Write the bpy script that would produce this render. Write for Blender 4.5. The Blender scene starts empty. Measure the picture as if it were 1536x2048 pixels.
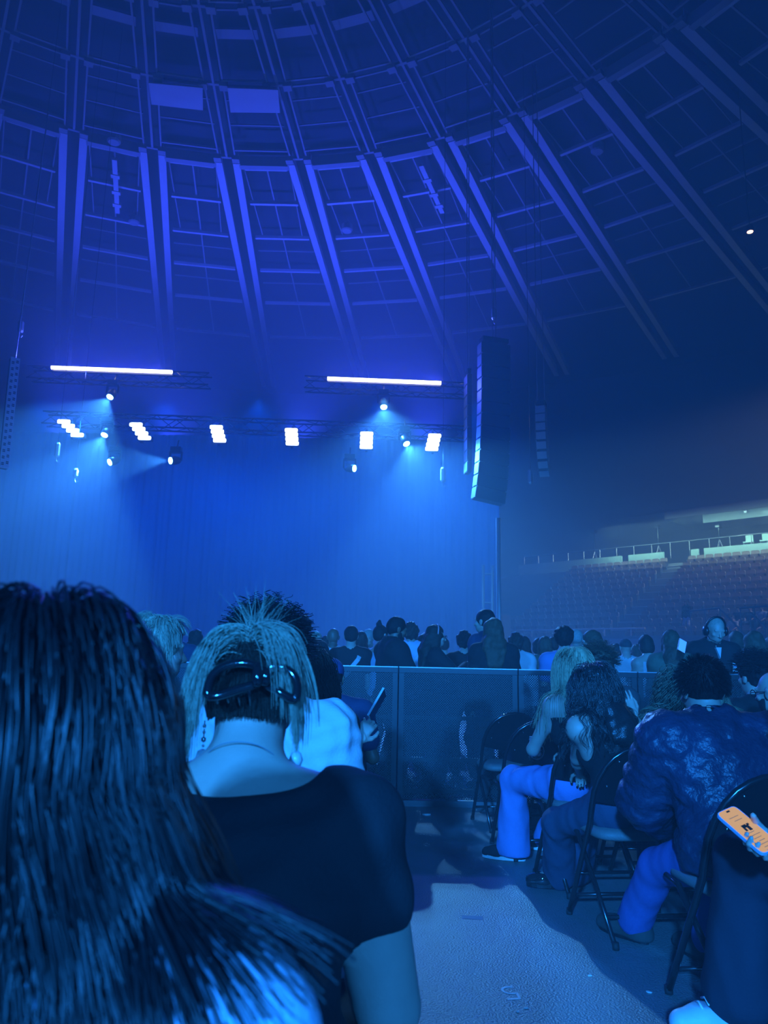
import bpy, math, random
import numpy as np
from mathutils import Vector, Matrix

# ------------------------------------------------------------------ camera
SC = bpy.context.scene
COL = SC.collection
F_PX, CXP, CYP, CAM_H = 1500.0, 768.0, 1024.0, 1.20
PITCH, ROLL = math.atan((1325 - 1024) / F_PX), 0.022
_fw = np.array([0, math.cos(PITCH), math.sin(PITCH)])
_u0 = np.array([0, -math.sin(PITCH), math.cos(PITCH)])
_r0 = np.array([1.0, 0, 0])
C_RT = _r0 * math.cos(ROLL) + _u0 * math.sin(ROLL)
C_UP = _u0 * math.cos(ROLL) - _r0 * math.sin(ROLL)
C_FW = _fw
def ray(x, y):
    return C_RT * (x - CXP) / F_PX - C_UP * (y - CYP) / F_PX + C_FW
def at_depth(x, y, Y):
    r = ray(x, y)
    return np.array([0, 0, CAM_H]) + r * Y / r[1]
def at_z(x, y, z):
    r = ray(x, y)
    return np.array([0, 0, CAM_H]) + r * (z - CAM_H) / r[2]
cam = bpy.data.cameras.new('camera')
cam.sensor_fit = 'HORIZONTAL'; cam.sensor_width = 36.0; cam.lens = 36.0 * F_PX / 1536.0
cam.clip_start = 0.05; cam.clip_end = 400
cam.dof.use_dof = True; cam.dof.focus_distance = 4.6
cam.dof.aperture_fstop = cam.lens / 1000 / 0.0046
camo = bpy.data.objects.new('camera', cam); COL.objects.link(camo)
camo.matrix_world = Matrix(((C_RT[0], C_UP[0], -C_FW[0], 0), (C_RT[1], C_UP[1], -C_FW[1], 0),
                            (C_RT[2], C_UP[2], -C_FW[2], CAM_H), (0, 0, 0, 1)))
SC.camera = camo

# ------------------------------------------------------------------ world, exposure
w = bpy.data.worlds.new('arena_dark'); SC.world = w; w.use_nodes = True
w.node_tree.nodes['Background'].inputs[0].default_value = (0.01, 0.08, 0.5, 1)
w.node_tree.nodes['Background'].inputs[1].default_value = 0.004
SC.view_settings.view_transform = 'Standard'; SC.view_settings.look = 'None'
SC.view_settings.exposure = 0.0; SC.view_settings.gamma = 1.0
SC.view_settings.use_curve_mapping = False
try:
    SC.cycles.use_denoising = True
    SC.cycles.max_bounces = 3; SC.cycles.diffuse_bounces = 1; SC.cycles.glossy_bounces = 1
    SC.cycles.transparent_max_bounces = 8; SC.cycles.volume_bounces = 0
    SC.cycles.transmission_bounces = 2
    SC.cycles.sample_clamp_indirect = 2.0
    SC.cycles.use_adaptive_sampling = True; SC.cycles.adaptive_threshold = 0.04
except Exception:
    pass

# ------------------------------------------------------------------ big lamps of the show, then added unseen fill lamps
STAGE_Y = 24.0
def look_rot(d):
    return Vector(d).to_track_quat('-Z', 'Y').to_euler()
GAIN = 1.0 / 16
def spot(name, loc, aim, power, color, angle, blend=0.15, radius=0.08):
    power *= GAIN
    l = bpy.data.lights.new(name, 'SPOT'); l.energy = power; l.color = color
    l.spot_size = math.radians(angle); l.spot_blend = blend; l.shadow_soft_size = radius
    o = bpy.data.objects.new(name, l); COL.objects.link(o); o.location = loc
    o.rotation_euler = look_rot(Vector(aim) - Vector(loc)); return o
def area(name, loc, aim, power, color, sx, sy, spread=180):
    power *= GAIN
    l = bpy.data.lights.new(name, 'AREA'); l.energy = power; l.color = color; l.shape = 'RECTANGLE'
    l.size = sx; l.size_y = sy; l.spread = math.radians(spread)
    o = bpy.data.objects.new(name, l); COL.objects.link(o); o.location = loc
    o.rotation_euler = look_rot(Vector(aim) - Vector(loc)); return o
CYAN = (0.05, 0.33, 1.0); BLUE = (0.0, 0.075, 1.0); VIOLET = (0.03, 0.06, 1.0); FILL = (0.014, 0.25, 1.0)
def image_dir(px, py, ang, tau, Y=STAGE_Y):
    """direction of a beam: ang = heading in the picture plane (deg, 0 right, 90 down), tau = angle from the line towards the audience"""
    v = np.array([0, 0, CAM_H]) - at_depth(px, py, Y); v = v / np.linalg.norm(v)
    s = C_RT * math.cos(math.radians(ang)) - C_UP * math.sin(math.radians(ang))
    s = s - v * (s @ v); s = s / np.linalg.norm(s)
    return v * math.cos(math.radians(tau)) + s * math.sin(math.radians(tau))
# px, py, heading, tau, cone, power
BEAMS = [(225, 787, 126, 52, 78, 140000), (213, 862, 118, 55, 74, 140000), (767, 806, 86, 48, 92, 110000),
         (809, 880, 62, 52, 98, 120000), (351, 921, 178, 60, 42, 90000), (229, 921, 160, 62, 46, 20000),
         (699, 936, 5, 62, 34, 10000)]
for (px, py, an, tau, cone, pw) in BEAMS:
    p = at_depth(px, py, STAGE_Y); d = image_dir(px, py, an, tau)
    spot('beam_lamp', p + d * 0.24, p + d * 3, pw, CYAN, cone, 0.25, 0.06)
spot('aisle_key_lamp', at_depth(767, 806, STAGE_Y) + np.array([0, -0.4, 0]), (0.46, 3.9, 0.0), 120000, (0.11, 0.50, 1.0), 10, 0.4, 0.06)
BARS = [((103, 735), (344, 744)), ((655, 757), (882, 766))]
for (a, b) in BARS:
    pa, pb = at_depth(*a, STAGE_Y), at_depth(*b, STAGE_Y); m = (pa + pb) / 2
    area('led_bar_glow', m + np.array([0, -0.10, 0.0]), m + np.array([0, -5, 1.2]), 12000, VIOLET, 3.8, 0.1)
BLIND = [(143, 858, 52), (282, 864, 40), (437, 869, 20), (584, 875, 8), (733, 882, -1), (866, 886, -14)]
for (px, py, sl) in BLIND:
    p = at_depth(px, py, STAGE_Y)
    area('blinder_glow', p + np.array([0, -0.16, 0]), (0, 0, 0.5), 4600, BLUE, 0.45, 0.6)
# unseen blue spots added upstage to light the drape and haze
for px in (80, 330, 520, 760, 960):
    p = at_depth(px, 800, 27.5); q = at_depth(px, 1120, 33)
    spot('drape_fill', p, q, 42000, BLUE, 100, 0.8, 0.3)
# unseen violet spots added behind the drape to brighten the roof
for px in (110, 330, 600, 850):
    p = at_depth(px, 900, 36.5)
    spot('roof_fill', p, (p[0] * 0.8 + 1.0, 36, 24), 130000, VIOLET, 110, 0.9, 0.2)
# unseen fill spots added behind the camera to light the audience's backs
spot('back_fill', (-4.2, -14.0, 6.6), (0.3, 3.4, 0.95), 560000, FILL, 26, 0.5, 0.35)
spot('back_fill', (4.0, -15.0, 5.2), (1.0, 4.0, 0.95), 240000, FILL, 26, 0.6, 0.35)

# ------------------------------------------------------------------ helpers
def lin(c):
    return tuple(((v / 255) / 12.92 if v <= 10 else (((v / 255) + 0.055) / 1.055) ** 2.4) for v in c)
MATS = {}
def mat(name, color=(0.5, 0.5, 0.5), rough=0.6, metal=0.0, spec=0.5, noise=0.0, nscale=8.0, bump=0.0, bscale=40.0,
        stretch=None, emit=None, estr=0.0, alpha=1.0, sheen=0.0):
    if name in MATS:
        return MATS[name]
    m = bpy.data.materials.new(name); m.use_nodes = True; MATS[name] = m
    nt = m.node_tree; b = nt.nodes['Principled BSDF']
    b.inputs['Base Color'].default_value = (*color, 1); b.inputs['Roughness'].default_value = rough
    b.inputs['Metallic'].default_value = metal; b.inputs['Specular IOR Level'].default_value = spec
    if sheen: b.inputs['Sheen Weight'].default_value = sheen
    if emit:
        b.inputs['Emission Color'].default_value = (*emit, 1); b.inputs['Emission Strength'].default_value = estr
    if noise or bump:
        tc = nt.nodes.new('ShaderNodeTexCoord'); mp = nt.nodes.new('ShaderNodeMapping')
        nt.links.new(tc.outputs['Object'], mp.inputs['Vector'])
        if stretch: mp.inputs['Scale'].default_value = stretch
    if noise:
        n = nt.nodes.new('ShaderNodeTexNoise'); n.inputs['Scale'].default_value = nscale; n.inputs['Detail'].default_value = 4
        nt.links.new(mp.outputs[0], n.inputs['Vector'])
        mx = nt.nodes.new('ShaderNodeMix'); mx.data_type = 'RGBA'
        mx.inputs[6].default_value = (*[max(0, c * (1 - noise)) for c in color], 1)
        mx.inputs[7].default_value = (*[min(1, c * (1 + noise)) for c in color], 1)
        nt.links.new(n.outputs['Fac'], mx.inputs[0]); nt.links.new(mx.outputs[2], b.inputs['Base Color'])
    if bump:
        n2 = nt.nodes.new('ShaderNodeTexNoise'); n2.inputs['Scale'].default_value = bscale; n2.inputs['Detail'].default_value = 3
        nt.links.new(mp.outputs[0], n2.inputs['Vector'])
        bp = nt.nodes.new('ShaderNodeBump'); bp.inputs['Strength'].default_value = bump; bp.inputs['Distance'].default_value = 0.02
        nt.links.new(n2.outputs['Fac'], bp.inputs['Height']); nt.links.new(bp.outputs[0], b.inputs['Normal'])
    return m

class MB:
    """mesh builder: boxes, tubes, lathes, prisms collected into one mesh"""
    def __init__(s): s.v = []; s.f = []
    def add(s, V, Fc):
        o = len(s.v); s.v += [tuple(map(float, p)) for p in V]; s.f += [tuple(i + o for i in f) for f in Fc]; return s
    def box(s, c, size, R=None):
        hx, hy, hz = [q / 2 for q in size]; P = []
        for z in (-hz, hz):
            for (x, y) in ((-hx, -hy), (hx, -hy), (hx, hy), (-hx, hy)):
                p = Vector((x, y, z));  p = (R @ p) if R is not None else p
                P.append(p + Vector(c))
        return s.add(P, [(3, 2, 1, 0), (4, 5, 6, 7), (0, 1, 5, 4), (1, 2, 6, 5), (2, 3, 7, 6), (3, 0, 4, 7)])
    def bar(s, a, b, w, h, up=(0, 0, 1)):
        a, b = Vector(a), Vector(b); d = (b - a); L = d.length; d.normalize()
        x = d.cross(Vector(up));  x = x.normalized() if x.length > 1e-6 else Vector((1, 0, 0)); y = x.cross(d)
        P = []
        for q in (a, b):
            for (i, j) in ((-1, -1), (1, -1), (1, 1), (-1, 1)): P.append(q + x * i * w / 2 + y * j * h / 2)
        return s.add(P, [(0, 1, 2, 3), (7, 6, 5, 4), (4, 5, 1, 0), (5, 6, 2, 1), (6, 7, 3, 2), (7, 4, 0, 3)])
    def tube(s, pts, r, n=8, caps=True, closed=False):
        pts = [Vector(p) for p in pts]; m = len(pts); rr = r if hasattr(r, '__len__') else [r] * m
        ref = None; V = []
        for i, p in enumerate(pts):
            if closed: t = pts[(i + 1) % m] - pts[i - 1]
            else: t = pts[min(i + 1, m - 1)] - pts[max(i - 1, 0)]
            t.normalize()
            if ref is None:
                ref = Vector((0, 0, 1)) if abs(t.z) < 0.9 else Vector((1, 0, 0))
            x = ref - t * ref.dot(t); x.normalize(); ref = x; y = t.cross(x)
            for k in range(n):
                a = 2 * math.pi * k / n; V.append(p + (x * math.cos(a) + y * math.sin(a)) * rr[i])
        Fc = []
        for i in range(m if closed else m - 1):
            j = (i + 1) % m
            for k in range(n):
                Fc.append((i * n + k, i * n + (k + 1) % n, j * n + (k + 1) % n, j * n + k))
        if caps and not closed:
            Fc.append(tuple(range(n - 1, -1, -1))); Fc.append(tuple((m - 1) * n + k for k in range(n)))
        return s.add(V, Fc)
    def lathe(s, prof, n=16, c=(0, 0, 0), R=None):
        V = []; Fc = []; c = Vector(c)
        for (r, z) in prof:
            for k in range(n):
                a = 2 * math.pi * k / n; p = Vector((r * math.cos(a), r * math.sin(a), z)); p = (R @ p) if R is not None else p
                V.append(p + c)
        for i in range(len(prof) - 1):
            for k in range(n): Fc.append((i * n + k, i * n + (k + 1) % n, (i + 1) * n + (k + 1) % n, (i + 1) * n + k))
        Fc.append(tuple(range(n - 1, -1, -1))); Fc.append(tuple((len(prof) - 1) * n + k for k in range(n)))
        return s.add(V, Fc)
    def prism(s, outline, a, b):
        """outline: 3-D points of face A ; extruded by vector b-a"""
        n = len(outline); d = Vector(b) - Vector(a); A = [Vector(p) for p in outline]
        V = A + [p + d for p in A]
        return s.add(V, [tuple(range(n - 1, -1, -1)), tuple(range(n, 2 * n))] + [(i, (i + 1) % n, n + (i + 1) % n, n + i) for i in range(n)])
    def mesh(s, name, m, smooth=False):
        me = bpy.data.meshes.new(name); me.from_pydata(s.v, [], s.f); me.update()
        if m is not None: me.materials.append(m)
        if smooth: me.polygons.foreach_set('use_smooth', [True] * len(me.polygons))
        return me
    def obj(s, name, m, parent=None, smooth=False, loc=None):
        return link(name, s.mesh(name, m, smooth), parent, loc)
def link(name, me, parent=None, loc=None, rot=None):
    o = bpy.data.objects.new(name, me); COL.objects.link(o)
    if parent is not None: o.parent = parent
    if loc is not None: o.location = loc
    if rot is not None: o.rotation_euler = rot
    return o
def thing(name, label, cat, loc=(0, 0, 0), rotz=0.0, group=None):
    o = bpy.data.objects.new(name, None); COL.objects.link(o); o.location = loc; o.rotation_euler = (0, 0, rotz)
    o.empty_display_size = 0.1
    return tag(o, label, cat, group)
def tag(o, label, cat, group=None):
    o['label'] = label; o['category'] = cat
    if group: o['group'] = group
    return o
def struct(o, label=None):
    o['kind'] = 'structure'
    if label: o['label'] = label
    return o
ORD = ['first', 'second', 'third', 'fourth', 'fifth', 'sixth', 'seventh', 'eighth', 'ninth', 'tenth', 'eleventh', 'twelfth',
       'thirteenth', 'fourteenth', 'fifteenth', 'sixteenth', 'seventeenth', 'eighteenth', 'nineteenth', 'twentieth']
def np_mesh(name, V, Q, m, smooth=True):
    me = bpy.data.meshes.new(name); V = np.asarray(V, np.float32); Q = np.asarray(Q, np.int32)
    k = Q.shape[1]
    me.vertices.add(len(V)); me.vertices.foreach_set('co', V.ravel())
    me.loops.add(Q.size); me.loops.foreach_set('vertex_index', Q.ravel())
    me.polygons.add(len(Q)); me.polygons.foreach_set('loop_start', np.arange(0, Q.size, k, dtype=np.int32))
    me.polygons.foreach_set('loop_total', np.full(len(Q), k, np.int32))
    if smooth: me.polygons.foreach_set('use_smooth', np.ones(len(Q), bool))
    me.update(calc_edges=True); me.validate()
    if m is not None: me.materials.append(m)
    return me

# ------------------------------------------------------------------ materials
M_floor = mat('floor_concrete', (0.22, 0.22, 0.22), 0.44, spec=0.9, noise=0.22, nscale=3.0, bump=0.45, bscale=110)
M_black = mat('black_paint', (0.012, 0.012, 0.014), 0.35)
M_blackmetal = mat('black_metal', (0.015, 0.015, 0.017), 0.22, metal=0.0, spec=0.8)
M_steel = mat('galvanised_steel', (0.45, 0.45, 0.47), 0.35, metal=0.8)
M_roofpanel = mat('roof_panel', (0.03, 0.03, 0.035), 0.8, noise=0.35, nscale=0.6)
M_roofbeam = mat('roof_beam_paint', (0.55, 0.55, 0.56), 0.6, noise=0.12, nscale=1.5)
M_roofrod = mat('roof_rod', (0.30, 0.30, 0.31), 0.6)
M_drape = mat('drape_cloth', (0.26, 0.26, 0.27), 0.9, noise=0.10, nscale=2.0, stretch=(3, 3, 0.1))
M_wall = mat('arena_wall', (0.10, 0.10, 0.11), 0.8, noise=0.2, nscale=1.0)
M_concrete = mat('bowl_concrete', (0.30, 0.30, 0.30), 0.8, noise=0.15, nscale=2.0)
# ------------------------------------------------------------------ setting: floor, walls, haze
m = MB(); m.box((0, 22, -0.1), (130, 130, 0.2)); struct(m.obj('floor', M_floor))
CEN = np.array([-6.02, 10.65]); ROOF_Z = 24.0; A0, DA = -0.573, 0.164
RC, RB, RA, RO = 12.14, 15.86, 20.4, 50.0
def pol(r, a, z): return (CEN[0] + r * math.sin(a), CEN[1] + r * math.cos(a), z)
# outer drum wall
m = MB(); N = 64
ring = [(CEN[0] + 54 * math.sin(2 * math.pi * k / N), CEN[1] + 54 * math.cos(2 * math.pi * k / N)) for k in range(N)]
V = [(x, y, 0) for x, y in ring] + [(x, y, ROOF_Z + 1.2) for x, y in ring]
m.add(V, [(k, N + k, N + (k + 1) % N, (k + 1) % N) for k in range(N)])
struct(m.obj('wall_back', M_wall))
# haze that fills the hall
vm = bpy.data.materials.new('stage_haze'); vm.use_nodes = True; nt = vm.node_tree
for n in list(nt.nodes):
    if n.type != 'OUTPUT_MATERIAL': nt.nodes.remove(n)
vs = nt.nodes.new('ShaderNodeVolumeScatter'); vs.inputs['Color'].default_value = (0.9, 0.95, 1, 1)
vs.inputs['Density'].default_value = 0.014; vs.inputs['Anisotropy'].default_value = 0.0
nt.links.new(vs.outputs[0], [n for n in nt.nodes if n.type == 'OUTPUT_MATERIAL'][0].inputs['Volume'])
m = MB(); m.box((CEN[0], CEN[1], ROOF_Z / 2 + 0.5), (112, 112, ROOF_Z + 1.4))
hz = m.obj('haze', vm); hz['kind'] = 'stuff'; hz['label'] = 'thin blue stage haze filling the whole arena'
hz['category'] = 'haze'

# ------------------------------------------------------------------ roof
m = MB(); V = [pol(0, 0, ROOF_Z + 0.9)] + [pol(56, 2 * math.pi * k / 80, ROOF_Z + 0.9) for k in range(80)]
m.add(V, [(0, 1 + k, 1 + (k + 1) % 80) for k in range(80)])
ceil = struct(m.obj('ceiling', M_roofpanel))
def rot_copies(name, me, idx, parent, step=DA, off=0.0):
    for i in idx:
        o = link(name, me, parent, (CEN[0], CEN[1], 0), (0, 0, -(A0 + step * i + off)))
def polar_mb(fn):
    m = MB(); fn(m); return m
RIBS = range(-4, 14)
# outer paired girders (wide pale flanges)
def girder(sx):
    m = MB(); m.box((sx * 0.42, (RA + 0.3 + RO) / 2, ROOF_Z), (0.34, RO - RA - 0.3, 0.06))
    m.box((sx * 0.42, (RA + 0.3 + RO) / 2, ROOF_Z + 0.4), (0.05, RO - RA - 0.3, 0.8)); return m.mesh('girder', M_roofbeam)
for sx in (-1, 1): rot_copies('girder', girder(sx), RIBS, ceil)
# inner triple rods of every rib
def rod(x, r0, r1, w):
    m = MB(); m.box((x, (r0 + r1) / 2, ROOF_Z + 0.1), (w, r1 - r0, w)); return m.mesh('rib_rod', M_roofrod)
for x, wd in ((-0.38, 0.07), (0.0, 0.10), (0.38, 0.07)): rot_copies('rib_rod', rod(x, 6.0, RA, wd), RIBS, ceil)
# node plates where rings and ribs meet
for r in (RC, RB, RA):
    m = MB(); m.box((-0.42, r, ROOF_Z), (0.34, 0.30, 0.22)); m.box((0.42, r, ROOF_Z), (0.34, 0.30, 0.22)); m.box((0, r, ROOF_Z + 0.1), (1.1, 0.12, 0.12))
    rot_copies('node_plate', m.mesh('node_plate', M_roofrod), RIBS, ceil)
# ring members in each bay (rib i to rib i+1), local frame turned to the bay centre
def bay_bar(r, w, h, dz, trim, mt, name, dr=0.0):
    a = DA / 2; x = (r) * math.sin(a) - trim
    m = MB(); m.box((0, r * math.cos(a) + dr, ROOF_Z + dz), (2 * x, w, h)); return m.mesh(name, mt)
for r in (RC, RB):
    for dr in (-0.16, 0.16): rot_copies('ring_rod', bay_bar(r, 0.07, 0.07, 0.1, 0.4, M_roofrod, 'ring_rod', dr), RIBS, ceil, off=DA / 2)
rot_copies('ring_beam', bay_bar(RA, 0.30, 0.5, 0.2, 0.5, M_roofrod, 'ring_beam', 0.55), RIBS, ceil, off=DA / 2)
rot_copies('ring_rod', bay_bar(RA, 0.08, 0.1, 0.1, 0.4, M_roofrod, 'ring_rod', -0.5), RIBS, ceil, off=DA / 2)
for r in (17.2, 18.7): rot_copies('purlin', bay_bar(r, 0.06, 0.06, 0.45, 0.35, M_roofrod, 'purlin'), RIBS, ceil, off=DA / 2)
rot_copies('purlin', bay_bar(13.9, 0.45, 0.05, 0.6, 0.35, M_roofrod, 'purlin'), RIBS, ceil, off=DA / 2)
for r in (8.5, 10.4): rot_copies('purlin', bay_bar(r, 0.06, 0.06, 0.45, 0.3, M_roofrod, 'purlin'), RIBS, ceil, off=DA / 2)
for r in (21.4, 24.2, 27.4, 31.0, 35.2, 40.5): rot_copies('cross_beam', bay_bar(r, 0.16, 0.16, 0.25, 0.75, M_roofbeam, 'cross_beam'), RIBS, ceil, off=DA / 2)
for r in (29.2, 33.0): rot_copies('purlin', bay_bar(r, 0.06, 0.06, 0.5, 0.75, M_roofrod, 'purlin'), RIBS, ceil, off=DA / 2)
m = MB(); m.box((0, (21.4 + 40.5) / 2, ROOF_Z + 0.4), (0.07, 19.1, 0.07)); rot_copies('bay_divider', m.mesh('bay_divider', M_roofrod), RIBS, ceil, off=DA / 2)
for s in (-1, 1):
    m = MB(); m.box((s * 1.1, (21.4 + 27.4) / 2, ROOF_Z + 0.4), (0.05, 6.0, 0.05)); rot_copies('hanger_rod', m.mesh('hanger_rod', M_roofrod), RIBS, ceil, off=DA / 2)
# two pale baffle boards hung between the second and third ring
for k, quad in enumerate([((297, 166), (405, 176), (406, 221), (303, 209)), ((455, 176), (556, 180), (560, 226), (461, 225))]):
    P = [Vector(at_z(x, y, ROOF_Z - 0.35)) for x, y in quad]
    m = MB(); m.prism(P, (0, 0, 0), (0, 0, 0.06))
    tag(m.obj('baffle_board', M_roofbeam), ['pale flat baffle board under the roof rods, left of the two', 'pale flat baffle board under the roof rods, right of the two'][k], 'baffle', 'baffle boards under the roof')
# round ducts / lamps on the roof beams
for k, (x, y) in enumerate(((268, 443), (694, 459), (228, 281), (1195, 300))):
    p = at_z(x, y, ROOF_Z - 0.05); m = MB(); m.lathe([(0.18, 0.3), (0.30, 0.25), (0.30, -0.05), (0.24, -0.12)], 12); m.box((0, 0, 0.4), (0.08, 0.08, 0.3))
    tag(m.obj('roof_lamp', M_roofrod, None, False, p), ['dark drum lamp hung under the roof bay at far left', 'dark drum lamp hung under the middle roof bay', 'small drum lamp beside the roof ring at left', 'faint drum lamp under the dim roof bay at right'][k], 'lamp', 'drum lamps under the roof')
# tall white duct strips in the left bays
for k, (x0, y0, x1, y1) in enumerate(((229, 318, 235, 425), (842, 330, 885, 425))):
    a, b = at_z(x0, y0, ROOF_Z - 0.3), at_z(x1, y1, ROOF_Z - 0.3); m = MB(); m.bar(a, b, 0.22, 0.12)
    for t in (0.25, 0.55, 0.8): m.bar(a + (b - a) * t, a + (b - a) * (t + 0.06), 0.4, 0.2)
    tag(m.obj('cable_tray', M_roofbeam), ['pale cable tray between the roof girders at left', 'pale cable tray between the roof girders right of centre'][k], 'cable tray', 'cable trays in the roof')
# warm work lamp at far right of the roof
p = at_z(1500, 462, ROOF_Z - 6); m = MB(); m.lathe([(0.10, 0.25), (0.16, 0.0), (0.12, -0.02)], 10)
wl = thing('work_lamp', 'tiny warm work lamp high in the dark at right', 'lamp', p)
m.obj('lamp_housing', M_black, wl)
m = MB(); m.lathe([(0.11, -0.03), (0.11, -0.05)], 10); m.obj('lens', mat('warm_lens', (1, 0.7, 0.5), emit=(1, 0.6, 0.4), estr=6), wl)
m = MB(); m.tube([(0, 0, 0.2), (0, 0, 6.8)], 0.02, 5); m.obj('cable', M_black, wl)

# ------------------------------------------------------------------ stage : platform, drape, truss, lamps
S = thing('stage', 'low black stage platform far behind the standing crowd', 'stage', (0, 30, 0))
m = MB(); m.box((-4, 0, 0.85), (34, 11, 0.1)); m.obj('deck', M_black, S)
m = MB(); m.box((-4, -5.4, 0.4), (34, 0.08, 0.8)); m.obj('front_panel', M_black, S)
# pleated backdrop, one cloth per 4 m
DRY = 34.0; xL, xR = -34.0, at_depth(1000, 1200, DRY)[0]; nd = 10
for k in range(nd):
    a, b = xL + (xR - xL) * k / nd, xL + (xR - xL) * (k + 1) / nd; m = MB(); n = 40; V = []
    for i in range(n + 1):
        x = a + (b - a) * i / n; y = DRY + 0.05 * math.sin(i * 1.9 + k) + 0.03 * math.sin(i * 0.7)
        V += [(x, y, 0.9), (x, y, 11.5)]
    m.add(V, [(2 * i, 2 * i + 2, 2 * i + 3, 2 * i + 1) for i in range(n)])
    o = m.obj('stage_drape', M_drape, None, True)
    tag(o, 'tall pleated stage drape lit blue, %s panel counted from the right' % ORD[nd - 1 - k], 'drape', 'stage drapes')
def truss(name, a, b, size, label, group):
    a, b = Vector(a), Vector(b); t = thing(name, label, 'truss', a, 0, group); d = b - a; L = d.length; u = d.normalized()
    x = u.cross(Vector((0, 0, 1))).normalized() if abs(u.z) < 0.9 else Vector((1, 0, 0)); y = x.cross(u); h = size / 2
    for (i, j) in ((-1, -1), (1, -1), (1, 1), (-1, 1)):
        o = x * i * h + y * j * h; m = MB(); m.tube([o, o + d], 0.03, 6); m.obj('chord', M_blackmetal, t)
    n = max(2, int(L / (size * 1.3))); m = MB()
    for k in range(n):
        p, q = u * (L * k / n), u * (L * (k + 1) / n)
        for (c0, c1) in (((-1, -1), (1, -1)), ((1, -1), (1, 1)), ((1, 1), (-1, 1)), ((-1, 1), (-1, -1))):
            A_, B_ = (c0, c1) if k % 2 == 0 else (c1, c0)
            m.tube([p + x * A_[0] * h + y * A_[1] * h, q + x * B_[0] * h + y * B_[1] * h], 0.014, 5, False)
    m.obj('lacing', M_blackmetal, t); return t
TY = STAGE_Y + 0.45
for k, (xa, ya, xb, yb, lab) in enumerate(((60, 748, 420, 762, 'black lighting truss behind the left light bar'), (610, 768, 930, 782, 'black lighting truss behind the right light bar'),
                                 (90, 838, 930, 868, 'long black lighting truss carrying the row of blinder lamps'))):
    truss('lighting_truss', at_depth(xa, ya, TY), at_depth(xb, yb, TY), 0.42, lab, 'lighting trusses')
M_ledw = mat('led_white', (1, 1, 1), emit=(0.82, 0.80, 1.0), estr=9.0)
for k, (a, b) in enumerate(BARS):
    pa, pb = Vector(at_depth(*a, STAGE_Y)), Vector(at_depth(*b, STAGE_Y))
    t = thing('light_bar', ['glowing white horizontal light bar, left of the two over the stage', 'glowing white horizontal light bar, right of the two over the stage'][k], 'light bar', pa, 0, 'light bars')
    d = pb - pa; m = MB(); m.tube([d * i / 12 for i in range(13)], 0.062, 10); m.obj('tube', M_ledw, t)
    m = MB(); m.bar(Vector((0, 0.13, 0)), d + Vector((0, 0.13, 0)), 0.10, 0.18); m.obj('housing', M_black, t)
    for i in range(4):
        q = d * ((i + 0.5) / 4); m = MB(); m.box(q + Vector((0, 0.28, 0.0)), (0.08, 0.3, 0.10)); m.obj('clamp', M_black, t)
M_cell = mat('blinder_cell', (1, 1, 1), emit=(0.70, 0.86, 1.0), estr=8.0)
for k, (px, py, sl) in enumerate(BLIND):
    p = Vector(at_depth(px, py, STAGE_Y)); t = thing('blinder_lamp', '%s of the six glowing four-cell blinder lamps, counted from the left' % ORD[k], 'lamp', p, 0, 'blinder lamps')
    cw = 0.42; st = math.tan(math.radians(sl))
    for i in range(4):
        z = 0.225 - 0.15 * i; x = -z * st * 0.85
        m = MB(); n = 16; out = []
        for q in range(n):
            a = 2 * math.pi * q / n; c, s_ = math.cos(a), math.sin(a)
            out.append(Vector((x + math.copysign(abs(c) ** 0.35, c) * cw / 2, -0.10, z + math.copysign(abs(s_) ** 0.35, s_) * 0.067)))
        m.prism(out, (0, 0, 0), (0, 0.03, 0)); m.obj('cell', M_cell, t)
        m = MB(); m.box((x, 0.02, z), (cw + 0.05, 0.18, 0.15)); m.obj('cell_housing', M_black, t)
    m = MB(); m.box((0.0, 0.16, 0.05), (0.08, 0.1, 0.75)); m.tube([(0, 0.16, 0.4), (0, 0.42, 0.55)], 0.03, 6); m.obj('yoke', M_black, t)
M_lens = mat('beam_lens', (1, 1, 1), emit=(0.25, 0.75, 1.0), estr=20.0)
BL = ['blue moving head lamp high at left, throwing a wide beam down left', 'blue moving head lamp under the left row end, brightest at left', 'blue moving head lamp just under the right light bar',
      'brightest blue moving head lamp between the two right blinders', 'blue moving head lamp aiming its narrow beam left, below the blinders', 'small faint blue moving head lamp low at left', 'small faint blue moving head lamp low in the middle']
for k, (px, py, an, tau, cone, pw) in enumerate(BEAMS):
    p = Vector(at_depth(px, py, STAGE_Y)); d = Vector(image_dir(px, py, an, tau)); R = d.to_track_quat('Z', 'Y').to_matrix()
    t = thing('moving_head_lamp', BL[k], 'lamp', p, 0, 'moving head lamps')
    m = MB(); m.lathe([(0.07, -0.18), (0.13, -0.10), (0.15, 0.06), (0.13, 0.16), (0.10, 0.17)], 12, R=R); m.obj('head', M_black, t, True)
    m = MB(); m.lathe([(0.11, 0.172), (0.11, 0.20), (0.05, 0.225)], 12, R=R); m.obj('lens', M_lens, t)
    m = MB(); m.bar((-0.19, 0, 0), (-0.19, 0, 0.26), 0.05, 0.08); m.bar((0.19, 0, 0), (0.19, 0, 0.26), 0.05, 0.08); m.bar((-0.21, 0, 0.28), (0.21, 0, 0.28), 0.10, 0.06); m.obj('yoke', M_black, t)
    m = MB(); m.box((0, 0, 0.38), (0.34, 0.24, 0.14)); m.tube([(0, 0, 0.4), (0, 0.2, 0.75)], 0.025, 6); m.obj('base', M_black, t)

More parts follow.
